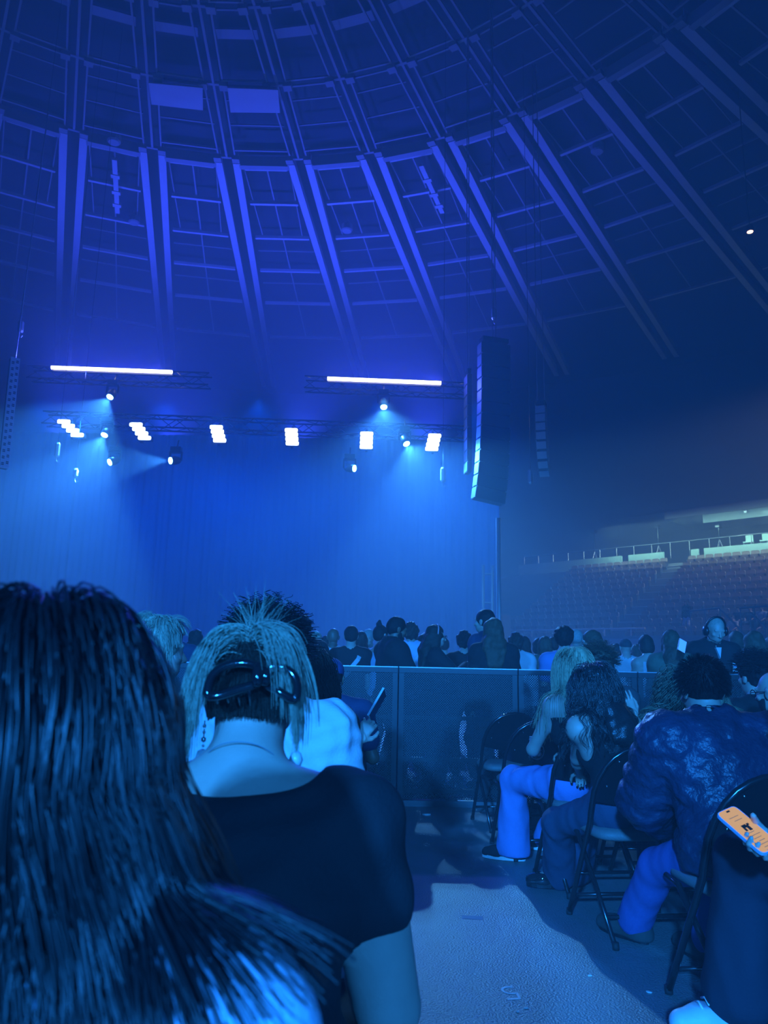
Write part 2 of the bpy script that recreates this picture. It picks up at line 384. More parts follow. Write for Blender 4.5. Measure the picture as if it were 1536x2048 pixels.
# speaker arrays -------------------------------------------------
def line_array(name, label, top, n, hgt, wid, dep, curve, yaw, mt, mg, group='speaker arrays'):
    t = thing(name, label, 'speaker', top, yaw, group); z = 0.0; y = 0.0; ang = 0.0
    for i in range(n):
        f = i / max(1, n - 1); ang = curve * f ** 2.2; R = Matrix.Rotation(-ang, 3, 'X')
        c = Vector((0, y, z)) + R @ Vector((0, 0, -hgt / 2))
        m = MB(); m.box(c, (wid, dep, hgt * 0.93), R); cb = m.obj('cabinet', mt, t)
        m = MB(); m.box(c + R @ Vector((0, -dep / 2 - 0.012, 0)), (wid * 0.92, 0.02, hgt * 0.84), R); m.obj('grille', mg, cb)
        q = R @ Vector((0, 0, -hgt)); z += q.z; y += q.y
    m = MB(); m.box((0, 0, 0.12), (wid * 0.9, dep * 0.9, 0.14)); m.obj('fly_frame', M_blackmetal, t)
    for s in (-1, 1):
        m = MB(); m.tube([(s * wid * 0.35, 0, 0.15), (s * wid * 0.2, 0, ROOF_Z - top[2])], 0.018, 5); m.obj('chain', M_steel, t)
    return t
M_grille = mat('speaker_grille', (0.03, 0.03, 0.035), 0.6, bump=0.4, bscale=60)
M_cab = mat('speaker_cabinet', (0.07, 0.07, 0.075), 0.6)
M_cabpale = mat('speaker_edge', (0.10, 0.10, 0.11), 0.5, noise=0.4, nscale=12)
line_array('speaker_array', 'tall main column of hung black speaker cabinets right of the stage', at_depth(988, 690, 22.0), 13, 0.39, 0.36, 0.95, 0.14, -1.30, M_cab, M_cabpale)
line_array('speaker_array', 'narrow hung speaker column just left of the tall main one', at_depth(936, 752, 23.5), 9, 0.37, 0.5, 0.13, 0.0, -1.45, M_cab, M_cabpale)
line_array('speaker_array', 'curved side speaker array at right with pale grilles', at_depth(1082, 815, 25.0), 8, 0.30, 0.36, 0.5, -0.95, -0.35, M_cab, mat('pale_grille', (0.45, 0.47, 0.5), 0.5))
pa, pb = Vector(at_depth(31, 716, 20)), Vector(at_depth(8, 936, 20))
t = thing('speaker_column', 'pale slotted speaker column hung at the left edge of view', 'speaker', pb, 0.75)
d = Matrix.Rotation(-0.75, 3, 'Z') @ (pa - pb); m = MB(); m.bar((0, 0, 0), d, 0.24, 0.06, up=(0, 1, 0)); m.obj('front_panel', mat('pale_panel', (0.75, 0.75, 0.78), 0.6), t)
m = MB()
for i in range(17):
    q = d * ((i + 0.6) / 17.5)
    for (sx, o) in ((-0.06, 0), (0.055, 0.05)):
        for dz in (-0.022, 0.022): m.box(q + Vector((sx, -0.036, dz + o)), (0.065, 0.012, 0.026))
sl = m.obj('slots', M_black, t); sl['kind'] = 'stuff'
m = MB(); m.bar((0, 0.12, 0), d + Vector((0, 0.12, 0)), 0.20, 0.16, up=(0, 1, 0)); m.obj('housing', M_black, t)
m = MB(); m.tube([d, d + Vector((0.05, 0, 8))], 0.02, 5); m.obj('chain', M_steel, t)
# pole by the stage edge
p = at_depth(998, 1240, 21); m = MB(); z1 = at_depth(998, 1036, 21)[2]
m.tube([(p[0], p[1], 0), (p[0], p[1], z1)], 0.07, 10); m.lathe([(0.35, 0), (0.35, 0.04), (0.1, 0.07)], 14, (p[0], p[1], 0))
tag(m.obj('scaffold_pole', M_steel), 'upright steel pole under the tall main speaker column', 'pole')
p = at_depth(976, 1240, 26); m = MB()
for s in (-0.16, 0.16): m.tube([(p[0] + s, p[1], 0.91), (p[0] + s, p[1], 4.6)], 0.05, 8)
for z in (1.3, 2.3, 3.3, 4.3): m.tube([(p[0] - 0.16, p[1], z), (p[0] + 0.16, p[1], z)], 0.03, 6)
tag(m.obj('stage_ladder', M_steel), 'pale upright ladder frame at the right stage edge', 'ladder')
# small rigging: hanging chain hoists with hooks
for k, (x, y, Y, h) in enumerate(((113, 915, 23.5, 0.5), (886, 965, 23.5, 0.5), (988, 640, 22, 0.4), (40, 665, 22, 0.4), (1061, 968, 24.5, 0.5), (150, 955, 23.5, 0.3))):
    p = Vector(at_depth(x, y, Y)); t = thing('chain_hoist', ['chain hoist hanging low at left below the blinders', 'chain hoist hanging right of the last blinder lamp', 'chain hoist high above the main speaker column', 'chain hoist high above the slotted column', 'bundle hanging below the curved side speaker array', 'small hook hanging low at left of the blue beams'][k], 'hoist', p, 0, 'chain hoists')
    m = MB(); m.lathe([(0.05, 0), (0.09, 0.06), (0.09, h - 0.06), (0.05, h)], 8); m.obj('motor_body', M_steel, t)
    m = MB(); m.tube([(0, 0, 0), (0.0, 0, -0.1), (0.05, 0, -0.16), (0.09, 0, -0.1)], 0.015, 5); m.obj('hook', M_steel, t)
    m = MB(); m.tube([(0, 0, h), (0, 0, ROOF_Z - p.z)], 0.008, 4); m.obj('chain', M_blackmetal, t)
# ------------------------------------------------------------------ seating bowl at right
BP = np.array([8.6, 45.8]); BU = np.array([0.70, -0.714]); BN = np.array([0.714, 0.70])
ROWS, RISE, RUN, Z0 = 11, 0.50, 0.85, 2.55
def bowl(s, n, z):
    p = BP + BU * s + BN * n; return (p[0], p[1], z)
BYAW = math.atan2(BU[1], BU[0])          # local x along the rows, local y outwards
BR = Matrix.Rotation(BYAW, 3, 'Z')
S0, S1 = -14.0, 26.0
# stepped tiers, one slab per row
for r in range(ROWS + 1):
    m = MB(); c = bowl((S0 + S1) / 2, 0.6 + RUN * r + RUN / 2, (Z0 + RISE * r) / 2); m.box(c, (S1 - S0, RUN, Z0 + RISE * r), BR)
    struct(m.obj('floor_tier', M_concrete))
# parapet with rail and pale banners
m = MB(); m.box(bowl((S0 + S1) / 2, 0.25, 1.45), (S1 - S0, 0.2, 2.9), BR); struct(m.obj('wall_parapet', M_concrete))
m = MB()
m.tube([bowl(S0, 0.25, 3.30), bowl(7.6, 0.25, 3.30)], 0.045, 8)
for s in np.arange(S0, 7.7, 1.6): m.tube([bowl(s, 0.25, 2.9), bowl(s, 0.25, 3.3)], 0.025, 6)
tag(m.obj('guard_rail', mat('pale_rail', (0.7, 0.72, 0.75), 0.35)), 'long pale handrail along the front of the empty seats', 'rail')
for k, (s, wd, z, h) in enumerate(((0.6, 2.6, 2.0, 0.9), (3.6, 2.7, 2.15, 0.95), (6.6, 2.4, 2.25, 1.0))):
    m = MB(); m.box(bowl(s, 0.11, z), (wd, 0.05, h), BR)
    tag(m.obj('banner', mat('banner_cloth', (0.45, 0.47, 0.5), 0.8)), 'blank pale banner on the seat wall, %s from the stage' % ORD[k], 'banner', 'seat wall banners')
M_seat = mat('seat_fabric', (0.42, 0.28, 0.235), 0.75, noise=0.15, nscale=3)
M_seatframe = mat('seat_frame', (0.08, 0.08, 0.09), 0.5)
def seat_meshes():
    n = 10; out = []
    for i in range(n + 1):
        a = math.pi * i / n; out.append(Vector((0.245 * math.copysign(abs(math.cos(a)) ** 0.4, math.cos(a)), 0.26, 0.76 + 0.12 * math.sin(a) ** 0.7)))
    out = [Vector((-0.235, 0.20, 0.33))] + [Vector((0.235, 0.20, 0.33))] + out
    b = MB(); b.prism(out, (0, 0, 0), (0, 0.07, 0.01))
    p = MB(); p.box((0, 0.14, 0.46), (0.46, 0.09, 0.36), Matrix.Rotation(0.12, 3, 'X'))
    f = MB()
    for s in (-1, 1): f.box((s * 0.258, 0.14, 0.28), (0.025, 0.34, 0.56)); f.box((s * 0.258, 0.08, 0.58), (0.04, 0.34, 0.035))
    return b.mesh('backrest', M_seat), p.mesh('seat_pan', M_seat), f.mesh('armrests', M_seatframe)
SB, SP, SF = seat_meshes()
AISLE = 5.35; AW = 0.65; PITCHS = 0.56
def seat_at(s, r):
    return bowl(s, 0.6 + RUN * r + 0.45, Z0 + RISE * r)
nseat = 0
RN = ['front', 'second', 'third', 'fourth', 'fifth', 'sixth', 'seventh', 'eighth', 'ninth', 'tenth', 'top']
OCC = {(8, 0), (10, 0), (10, 1), (12, 0), (12, 1), (13, 1), (13, 2), (14, 2), (14, 3), (15, 3), (11, 1), (15, 2), (14, 1), (15, 1)}
def add_seat(s, r, side, k):
    global nseat
    lab = ('occupied' if side == 'right' and (k, r) in OCC else 'empty') + ' brown seat, %s row, %s place %s of the stair aisle' % (RN[r], ORD[k], side)
    t = thing('arena_seat', lab, 'seat', seat_at(s, r), BYAW, 'seats of the bowl')
    link('backrest', SB, t); link('seat_pan', SP, t); link('armrests', SF, t); nseat += 1
for r in range(ROWS):
    nl = 14 if r < 3 else 13; nr = max(10, 17 - int(r * 0.6))
    if r == 0: nl = 11
    for k in range(nl): add_seat(AISLE - AW - 0.3 - PITCHS * k, r, 'left', k)
    for k in range(nr): add_seat(AISLE + AW + 0.3 + PITCHS * k, r, 'right', k)
# stair aisle: two treads per row
st = thing('stair_flight', 'steep concrete stair aisle climbing between the two seat blocks', 'stairs', bowl(AISLE, 0.6, Z0), BYAW)
for r in range(ROWS):
    m = MB(); m.box((0, RUN * r + 0.63, RISE * r + 0.125), (2 * AW - 0.1, 0.42, 0.25)); m.obj('tread', M_concrete, st)
    m = MB(); m.box((0, RUN * r + 0.43, RISE * r + 0.262), (2 * AW - 0.1, 0.05, 0.02)); m.obj('nosing', mat('nosing_pale', (0.8, 0.8, 0.8), 0.5), st)
# concourse behind the top row: low pale wall, posts, rails, soffit
zt = Z0 + RISE * ROWS
WN = 0.6 + RUN * (ROWS + 1)
M_mint = mat('concourse_wall_paint', (0.55, 0.72, 0.62), 0.6)
for k, (a, b) in enumerate(((-7.5, 1.2), (1.7, AISLE - 1.1), (AISLE + 0.75, AISLE + 1.25), (AISLE + 1.6, 14.0), (14.1, 26.0))):
    m = MB(); m.box(bowl((a + b) / 2, WN - 0.55, zt + 0.42), (b - a, 0.12, 0.85), BR)
    struct(m.obj('wall_concourse', M_mint))
m = MB(); m.box(bowl((S0 + S1) / 2, WN + 3.0, zt - 0.15), (S1 - S0, 6.5, 0.3), BR); struct(m.obj('floor_concourse', M_concrete))
m = MB(); m.box(bowl((S0 + S1) / 2, WN + 5.5, zt + 2.4), (S1 - S0, 0.3, 4.8), BR); struct(m.obj('wall_concourse_back', M_wall))
m = MB(); m.box(bowl(AISLE + 10, WN + 2.6, zt + 3.35), (22, 6.0, 0.5), BR); struct(m.obj('ceiling_concourse', M_wall))
rl = thing('concourse_rail', 'dark metal railing with thin posts above the pale concourse wall', 'railing', bowl(0, WN - 0.55, zt), BYAW)
m = MB(); m.tube([(-7, 0, 1.45), (24, 0, 1.45)], 0.03, 6); m.obj('top_rail', M_steel, rl)
for s in np.arange(-7, 24, 1.3):
    m = MB(); m.tube([(s, 0, 0.4), (s, 0, 1.45)], 0.025, 5); m.obj('post', M_steel, rl)
for k, (s, hh) in enumerate(((-1.5, 3.2), (3.4, 3.0), (AISLE + 2.2, 2.6), (AISLE + 4.0, 2.3), (AISLE + 5.0, 2.1), (AISLE + 6.0, 2.1), (AISLE + 7.0, 2.1))):
    t = thing('bar_stool' if k > 2 else 'camera_tripod', ('high stool behind the concourse railing, %s right of the stairs' % ORD[k - 3]) if k > 2 else ['tripod behind the concourse railing, far left near the haze', 'tripod behind the concourse railing just left of the stairs', 'tripod behind the concourse railing just right of the stairs'][k],
              'stool' if k > 2 else 'tripod', bowl(s, WN + 0.5, zt), BYAW, 'concourse stools' if k > 2 else 'concourse tripods')
    if k > 2:
        for (x, y) in ((-.2, -.2), (.2, -.2), (.2, .2), (-.2, .2)):
            m = MB(); m.tube([(x * 1.2, y * 1.2, 0), (x, y, 1.1)], 0.025, 5); m.obj('leg', M_steel, t)
        m = MB(); m.box((0, 0, 1.14), (0.5, 0.5, 0.08)); m.obj('seat', M_mint, t)
        m = MB(); m.box((0, 0.22, 1.4), (0.46, 0.05, 0.45)); m.obj('backrest', M_mint, t)
    else:
        for q in range(3):
            a = 2 * math.pi * q / 3; m = MB(); m.tube([(0.5 * math.cos(a), 0.5 * math.sin(a), 0), (0, 0, 1.5)], 0.025, 5); m.obj('leg', M_steel, t)
        m = MB(); m.tube([(0, 0, 1.4), (0, 0, hh - 0.3)], 0.03, 6); m.box((0, 0, hh - 0.2), (0.25, 0.45, 0.22)); m.obj('camera_head', M_blackmetal, t)
# strip lights under the concourse soffit
M_strip = mat('strip_light', (1, 1, 1), emit=(0.45, 0.95, 0.85), estr=1.5)
M_stripdim = mat('strip_panel', (0.12, 0.15, 0.15), 0.5)
pa, pb = bowl(AISLE + 2.0, WN - 0.4, zt + 2.75), bowl(AISLE + 9.4, WN - 0.4, zt + 2.75)
t = thing('strip_light', 'long greenish strip light panel over the concourse at right', 'light', bowl(AISLE + 5.5, WN - 0.4, zt + 2.95), BYAW)
m = MB(); m.box((-0.4, 0, -0.15), (7.0, 0.10, 0.55)); m.obj('panel', M_stripdim, t)
for (a, b) in ((0.3, 3.0), (3.2, 4.3)):
    m = MB(); m.box(((a + b) / 2, -0.08, 0.02), (b - a, 0.08, 0.16)); m.obj('tube', M_strip, t)
m = MB(); m.lathe([(0.10, 0), (0.12, 0.1), (0.04, 0.2)], 10, (-1.2, -0.12, -0.1)); m.obj('bracket', M_steel, t)
area('strip_lamp', bowl(AISLE + 6.5, WN - 0.7, zt + 2.8), bowl(AISLE + 5, WN - 6, zt - 4), 2600, (0.55, 1.0, 0.95), 7.0, 0.3)
area('mint_wall_fill', bowl(AISLE + 2, WN - 1.9, zt + 2.7), bowl(AISLE + 2, WN - 0.5, zt + 0.3), 9000, (0.45, 1.0, 0.9), 14.0, 0.5)  # unseen area light added above the top row to brighten the mint wall
# unseen neutral spot added out of view to brighten the bowl seats
spot('bowl_fill', (27, 33, 17), bowl(5, 5, 5), 95000, (0.52, 0.64, 1.0), 70, 0.6, 0.5)
# low platform left of the front seats
cp = thing('camera_platform', 'dark raised platform with pale edge beside the lowest seats', 'platform', bowl(-3.6, -1.0, 0), BYAW)
m = MB(); m.box((0, 0, 2.1), (5.6, 1.5, 4.2)); m.obj('riser', M_wall, cp)
m = MB(); m.box((0, -0.79, 4.2), (5.6, 0.08, 0.10)); m.obj('edge_strip', mat('pale_rail'), cp)
for q in range(5):
    m = MB(); m.box((-2.24 + 1.12 * q, -0.765, 2.05), (1.04, 0.03, 3.9)); m.obj('skirt_panel', M_black, cp)
# side stair rails at the far right of the bowl
for k, (x0, y0, x1, y1, Y) in enumerate(((1380, 1222, 1440, 1216, 36), (1440, 1218, 1520, 1300, 34), (1480, 1216, 1536, 1212, 33), (1500, 1225, 1560, 1280, 32))):
    m = MB(); a, b = at_depth(x0, y0, Y), at_depth(x1, y1, Y - 1); m.tube([a, b], 0.04, 6)
    for q in (a, (a + b) / 2, b): m.tube([(q[0], q[1], max(0, q[2] - 1.1)), q], 0.03, 6)
    tag(m.obj('stair_rail', mat('dull_rail', (0.3, 0.32, 0.34), 0.4)), ['level rail at the right end of the front seats', 'slanting stair rail going down behind the headphone man', 'pale level rail at the right edge below seated people', 'second slanting stair rail at the right edge'][k], 'rail', 'stair rails')
# ------------------------------------------------------------------ distance-field modelling kit
def _a(p): return np.asarray(p, np.float64)
def nrm(v):
    v = _a(v); return v / (np.linalg.norm(v) + 1e-12)
def smin(a, b, k):
    h = np.clip(0.5 + 0.5 * (b - a) / k, 0, 1); return b * (1 - h) + a * h - k * h * (1 - h)
def rotm(yaw=0.0, pitch=0.0, roll=0.0):
    """yaw about z (left +), pitch = nod forward (+ down) for something facing +y, roll about y"""
    return np.array(Matrix.Rotation(yaw, 3, 'Z') @ Matrix.Rotation(-pitch, 3, 'X') @ Matrix.Rotation(roll, 3, 'Y'))
# a primitive is a dict; cone: a,b,ra,rb,(flat axis, ratio) ; ell: c,r,R ; every one has blend k
def cone(a, b, ra, rb, k=0.02, flat=None, tag=''): return dict(t='c', a=_a(a), b=_a(b), ra=ra, rb=rb, k=k, flat=flat, tag=tag)
def ell(c, r, R=None, k=0.02, tag='', sub=False): return dict(t='e', c=_a(c), r=_a(r), R=np.eye(3) if R is None else _a(R), k=k, tag=tag, sub=sub)
def prim_d(p, P):
    if p['t'] == 'c':
        a, b = p['a'], p['b']; ba = b - a; L2 = max(ba @ ba, 1e-9); q = P - a
        t = np.clip((q @ ba) / L2, 0, 1); v = q - t[..., None] * ba; r = p['ra'] + (p['rb'] - p['ra']) * t
        if p['flat'] is not None:
            ax, f = p['flat']; ax = nrm(ax); v = v + ((1 / f - 1) * (v @ ax))[..., None] * ax
            return (np.linalg.norm(v, axis=-1) - r) * (0.5 + 0.5 * f)
        return np.linalg.norm(v, axis=-1) - r
    q = (P - p['c']) @ p['R']; k0 = np.linalg.norm(q / p['r'], axis=-1); k1 = np.linalg.norm(q / (p['r'] ** 2), axis=-1)
    return k0 * (k0 - 1) / np.maximum(k1, 1e-6)
def prim_box(p, pad):
    if p['t'] == 'c':
        r = max(p['ra'], p['rb']); lo = np.minimum(p['a'], p['b']) - r - pad; hi = np.maximum(p['a'], p['b']) + r + pad
    else:
        r = np.abs(p['R'] * p['r']).sum(1) ; r = np.sqrt(((p['R'] * p['r']) ** 2).sum(1)); lo, hi = p['c'] - r - pad, p['c'] + r + pad
    return lo, hi
def grow(prims, e, keep=None):
    out = []
    for p in prims:
        if keep is not None and p['tag'] not in keep: continue
        q = dict(p)
        if p['t'] == 'c': q['ra'], q['rb'] = p['ra'] + e, p['rb'] + e
        else: q['r'] = p['r'] + e
        out.append(q)
    return out
def folds(P, amp, freq, seed, aniso=(1, 1, 1)):
    rg = np.random.default_rng(seed); o = np.zeros(P.shape[:-1])
    for i in range(5):
        d = nrm(rg.normal(size=3) * _a(aniso)); f = freq * rg.uniform(0.6, 1.7)
        ph = rg.uniform(0, 6.28); w = np.sin(P @ d * f + ph + 1.3 * np.sin(P @ nrm(rg.normal(size=3)) * f * 0.4))
        o += w / 5
    return amp * o
def sdf_mesh(prims, h, cuts=(), warp=None, cut_warp=None):
    """surface nets over the blended field; cuts = (point, outward normal) planes that trim it"""
    bx = [prim_box(p, h * 3) for p in prims if not p.get('sub')]
    lo = np.min([b[0] for b in bx], 0); hi = np.max([b[1] for b in bx], 0)
    n = np.ceil((hi - lo) / h).astype(int) + 2
    A = np.full(n, 1.0, np.float32); ax = [lo[i] + h * np.arange(n[i]) for i in range(3)]
    for p in prims:
        l, u = prim_box(p, p['k'] + 2.5 * h)
        i0 = np.clip(np.floor((l - lo) / h).astype(int), 0, n - 1); i1 = np.clip(np.ceil((u - lo) / h).astype(int) + 1, 1, n)
        if np.any(i1 <= i0): continue
        sl = tuple(slice(i0[k], i1[k]) for k in range(3))
        P = np.stack(np.meshgrid(ax[0][sl[0]], ax[1][sl[1]], ax[2][sl[2]], indexing='ij'), -1)
        d = prim_d(p, P)
        if p.get('sub'): A[sl] = -smin(-A[sl], d, p['k'])
        else: A[sl] = smin(A[sl], d, p['k'])
    if warp is not None or cuts:
        near = np.abs(A) < 4 * h + 0.03
        idx = np.nonzero(near); P = np.stack([ax[k][idx[k]] for k in range(3)], -1); v = A[idx]
        if warp is not None: v = v + warp(P)
        A[idx] = v
        if cuts:
            inn = np.nonzero(A < 0.05); P = np.stack([ax[k][inn[k]] for k in range(3)], -1); v = A[inn]
            for (c, nn) in cuts:
                e = (P - _a(c)) @ nrm(nn)
                if cut_warp is not None: e = e + cut_warp(P)
                v = np.maximum(v, e)
            A[inn] = v
    A[0], A[-1] = 1, 1; A[:, 0], A[:, -1] = 1, 1; A[:, :, 0], A[:, :, -1] = 1, 1
    return surf_nets(A, lo, h)
def surf_nets(A, lo, h):
    S = A < 0; nx, ny, nz = A.shape
    c = [S[i:nx - 1 + i, j:ny - 1 + j, k:nz - 1 + k] for i in (0, 1) for j in (0, 1) for k in (0, 1)]
    cnt = sum(x.astype(np.int8) for x in c); act = (cnt > 0) & (cnt < 8)
    I = np.argwhere(act); vid = np.full(act.shape, -1, np.int32); vid[act] = np.arange(len(I))
    off = np.array([(i, j, k) for i in (0, 1) for j in (0, 1) for k in (0, 1)])
    val = np.stack([A[I[:, 0] + o[0], I[:, 1] + o[1], I[:, 2] + o[2]] for o in off], 1)
    acc = np.zeros((len(I), 3)); num = np.zeros(len(I))
    for a in range(8):
        for b in range(a + 1, 8):
            if np.abs(off[a] - off[b]).sum() != 1: continue
            va, vb = val[:, a], val[:, b]; x = (va < 0) != (vb < 0)
            t = np.where(x, va / np.where(np.abs(va - vb) < 1e-9, 1, va - vb), 0)
            acc += np.where(x[:, None], off[a] + t[:, None] * (off[b] - off[a]), 0); num += x
    V = lo + h * (I + acc / num[:, None])
    Q = []
    for ax in range(3):
        o1, o2 = [(1, 2), (2, 0), (0, 1)][ax]
        sA = [slice(1, -1)] * 3; sB = [slice(1, -1)] * 3; sA[ax] = slice(0, -1); sB[ax] = slice(1, None)
        a, b = S[tuple(sA)], S[tuple(sB)]
        for flip, mk in ((False, a & ~b), (True, ~a & b)):
            J = np.argwhere(mk)
            if not len(J): continue
            base = J.copy(); base[:, o1] += 1; base[:, o2] += 1
            def cid(d1, d2):
                q = base.copy(); q[:, o1] -= d1; q[:, o2] -= d2; return vid[q[:, 0], q[:, 1], q[:, 2]]
            quad = np.stack([cid(1, 1), cid(0, 1), cid(0, 0), cid(1, 0)], 1)
            Q.append(quad[:, ::-1] if flip else quad)
    Q = np.concatenate(Q) if Q else np.zeros((0, 4), int)
    return V, Q[(Q >= 0).all(1)]
def merge(parts):
    V, Q, o = [], [], 0
    for v, q in parts: V.append(v); Q.append(q + o); o += len(v)
    return np.concatenate(V), np.concatenate(Q)

# ------------------------------------------------------------------ skeleton and body
def ik(S, W, l1, l2, pole):
    S, W = _a(S), _a(W); d = W - S; L = np.linalg.norm(d); u = d / L; L = min(L, (l1 + l2) * 0.999)
    x = (l1 * l1 - l2 * l2 + L * L) / (2 * L); hgt = math.sqrt(max(l1 * l1 - x * x, 0)); p = _a(pole); p = nrm(p - u * (p @ u))
    return S + u * x + p * hgt, S + u * L
def skel(s=1.0, female=False, seated=False, lean=0.0, side=0.0, pitch=0.0, yaw=0.0, roll=0.0, sh=None, tl=1.0,
         wr=None, wl=None, pr=(0.6, -0.8, -0.3), pl=(-0.6, -0.8, -0.3), ar=None, al=None, seat=0.47, kr=(0.25, 1, 0.1), kl=(-0.25, 1, 0.1), neckf=0.0, headf=0.02, arm=1.0, nkr=1.0):
    J = {}; sh = (0.165 if female else 0.185) * s if sh is None else sh; J['s'] = s; J['female'] = female; J['sh'] = sh; J['arm'] = arm; J['nkr'] = nkr
    pel = _a((0, 0, seat + 0.092 * s)) if seated else _a((0, 0, 0.93 * s)); u = nrm((math.sin(side), math.sin(lean), math.cos(lean)))
    J['pel'] = pel; J['u'] = u; J['fw'] = nrm(np.cross(u, (-1, 0, 0))) if False else nrm(_a((0, 1, 0)) - u * u[1]); f = J['fw']
    J['chest'] = pel + u * 0.34 * s * tl; J['neck'] = pel + u * 0.515 * s * tl; rx = _a((1, 0, 0)); J['rx'] = rx
    J['sr'] = pel + u * 0.46 * s * tl + rx * sh; J['sl'] = pel + u * 0.46 * s * tl - rx * sh
    Rh = rotm(yaw, pitch, roll); J['Rh'] = Rh; nd = nrm(u + f * neckf)
    J['hb'] = J['neck'] + nd * 0.076 * s + f * headf; J['hc'] = J['hb'] + Rh @ _a((0, 0.015, 0.098)) * s
    J['hr'] = pel + _a((0.092 * s, 0.0, -0.03 * s)); J['hl'] = pel + _a((-0.092 * s, 0.0, -0.03 * s))
    if ar is None: ar = (0.17, 0.44, 0.085) if seated else (0.11, 0.02, 0.085 * s)
    if al is None: al = (-0.17, 0.44, 0.085) if seated else (-0.11, -0.02, 0.085 * s)
    J['kr'], J['ar'] = ik(J['hr'], ar, 0.43 * s, 0.42 * s, kr); J['kl'], J['al'] = ik(J['hl'], al, 0.43 * s, 0.42 * s, kl)
    if wr is None: wr = (J['sr'] + _a((0.06, 0.03, -0.55 * s))) if not seated else (0.14, 0.30, seat + 0.20)
    if wl is None: wl = (J['sl'] + _a((-0.06, 0.03, -0.55 * s))) if not seated else (-0.14, 0.30, seat + 0.20)
    J['er'], J['wr'] = ik(J['sr'], wr, 0.29 * s, 0.26 * s, pr); J['el'], J['wl'] = ik(J['sl'], wl, 0.29 * s, 0.26 * s, pl)
    return J
def hand_prims(W, d, palm, side, curl=0.5, spread=0.0, s=1.0, thumb=0.6):
    """W wrist, d = wrist to knuckle direction, palm = palm normal, side=+1 right hand / -1 left hand"""
    d = nrm(d); n = nrm(_a(palm) - d * (_a(palm) @ d)); l = np.cross(d, n) * -side   # l points to the thumb side
    W = _a(W); P = []
    offs = (0.027, 0.009, -0.010, -0.028); lens = (0.070, 0.078, 0.072, 0.056); rad = (0.0088, 0.009, 0.0085, 0.0075)
    for i in range(4):
        k = W + (d * (0.092 - 0.004 * abs(i - 1.2)) + l * offs[i]) * s
        P.append(cone(W + (d * 0.012 + l * offs[i] * 0.62) * s, k, 0.0125 * s, 0.0105 * s, 0.012, tag='hand'))
        a = curl * 0.75; p = k; sd = spread * (1.5 - i) * 0.22
        for j, fr in enumerate((0.45, 0.31, 0.24)):
            dd = nrm(d * math.cos(a) + n * math.sin(a) + l * sd); q = p + dd * lens[i] * fr * s
            r0 = rad[i] * (1 - 0.09 * j); P.append(cone(p, q, r0 * s, r0 * 0.93 * s, 0.004, tag='hand')); p = q; a += curl * 1.05
    p0 = W + (d * 0.022 + l * 0.022) * s; t1 = nrm(d * 0.75 + l * 0.75 + n * thumb * 0.5); p1 = p0 + t1 * 0.040 * s
    t2 = nrm(d * 0.9 + l * 0.35 + n * thumb * 0.8); p2 = p1 + t2 * 0.032 * s; p3 = p2 + nrm(d + n * thumb) * 0.026 * s
    P += [cone(p0, p1, 0.0135 * s, 0.0105 * s, 0.008, tag='hand'), cone(p1, p2, 0.0105 * s, 0.0095 * s, 0.005, tag='hand'), cone(p2, p3, 0.0095 * s, 0.008 * s, 0.004, tag='hand')]
    return P
def head_prims(J, face=True):
    s, R, c = J['s'], J['Rh'], J['hc']; f = lambda x, y, z: c + R @ _a((x, y, z)) * s
    e = lambda p, r, k=0.015, **kw: ell(f(*p), _a(r) * s, R, k * s, tag='head', **kw)
    P = [e((0, -0.012, 0.028), (0.074, 0.094, 0.088)), e((0, 0.034, -0.018), (0.058, 0.058, 0.082), 0.02), e((0, 0.044, -0.072), (0.040, 0.040, 0.030), 0.03)]
    if face:
        P += [e((-0.030, 0.094, 0.006), (0.017, 0.012, 0.011), 0.010, sub=True), e((0.030, 0.094, 0.006), (0.017, 0.012, 0.011), 0.010, sub=True),
              cone(f(-0.042, 0.078, 0.026), f(0.042, 0.078, 0.026), 0.010 * s, 0.010 * s, 0.012, tag='head'),
              cone(f(0, 0.090, 0.010), f(0, 0.110, -0.028), 0.007 * s, 0.012 * s, 0.008, tag='head'), e((-0.012, 0.096, -0.034), (0.008, 0.009, 0.007), 0.006), e((0.012, 0.096, -0.034), (0.008, 0.009, 0.007), 0.006),
              cone(f(-0.018, 0.084, -0.058), f(0.018, 0.084, -0.058), 0.0065 * s, 0.0065 * s, 0.004, tag='head'), cone(f(-0.015, 0.082, -0.071), f(0.015, 0.082, -0.071), 0.0075 * s, 0.0075 * s, 0.004, tag='head'),
              e((-0.030, 0.077, 0.004), (0.012, 0.012, 0.012), 0.003), e((0.030, 0.077, 0.004), (0.012, 0.012, 0.012), 0.003),
              e((-0.048, 0.062, -0.022), (0.018, 0.018, 0.014), 0.02), e((0.048, 0.062, -0.022), (0.018, 0.018, 0.014), 0.02)]
    for sg in (-1, 1):
        P += [e((sg * 0.079, -0.008, -0.006), (0.009, 0.020, 0.032), 0.006), e((sg * 0.086, -0.014, 0.004), (0.008, 0.019, 0.024), 0.004), e((sg * 0.090, -0.004, -0.002), (0.006, 0.008, 0.014), 0.004, sub=True)]
    return P
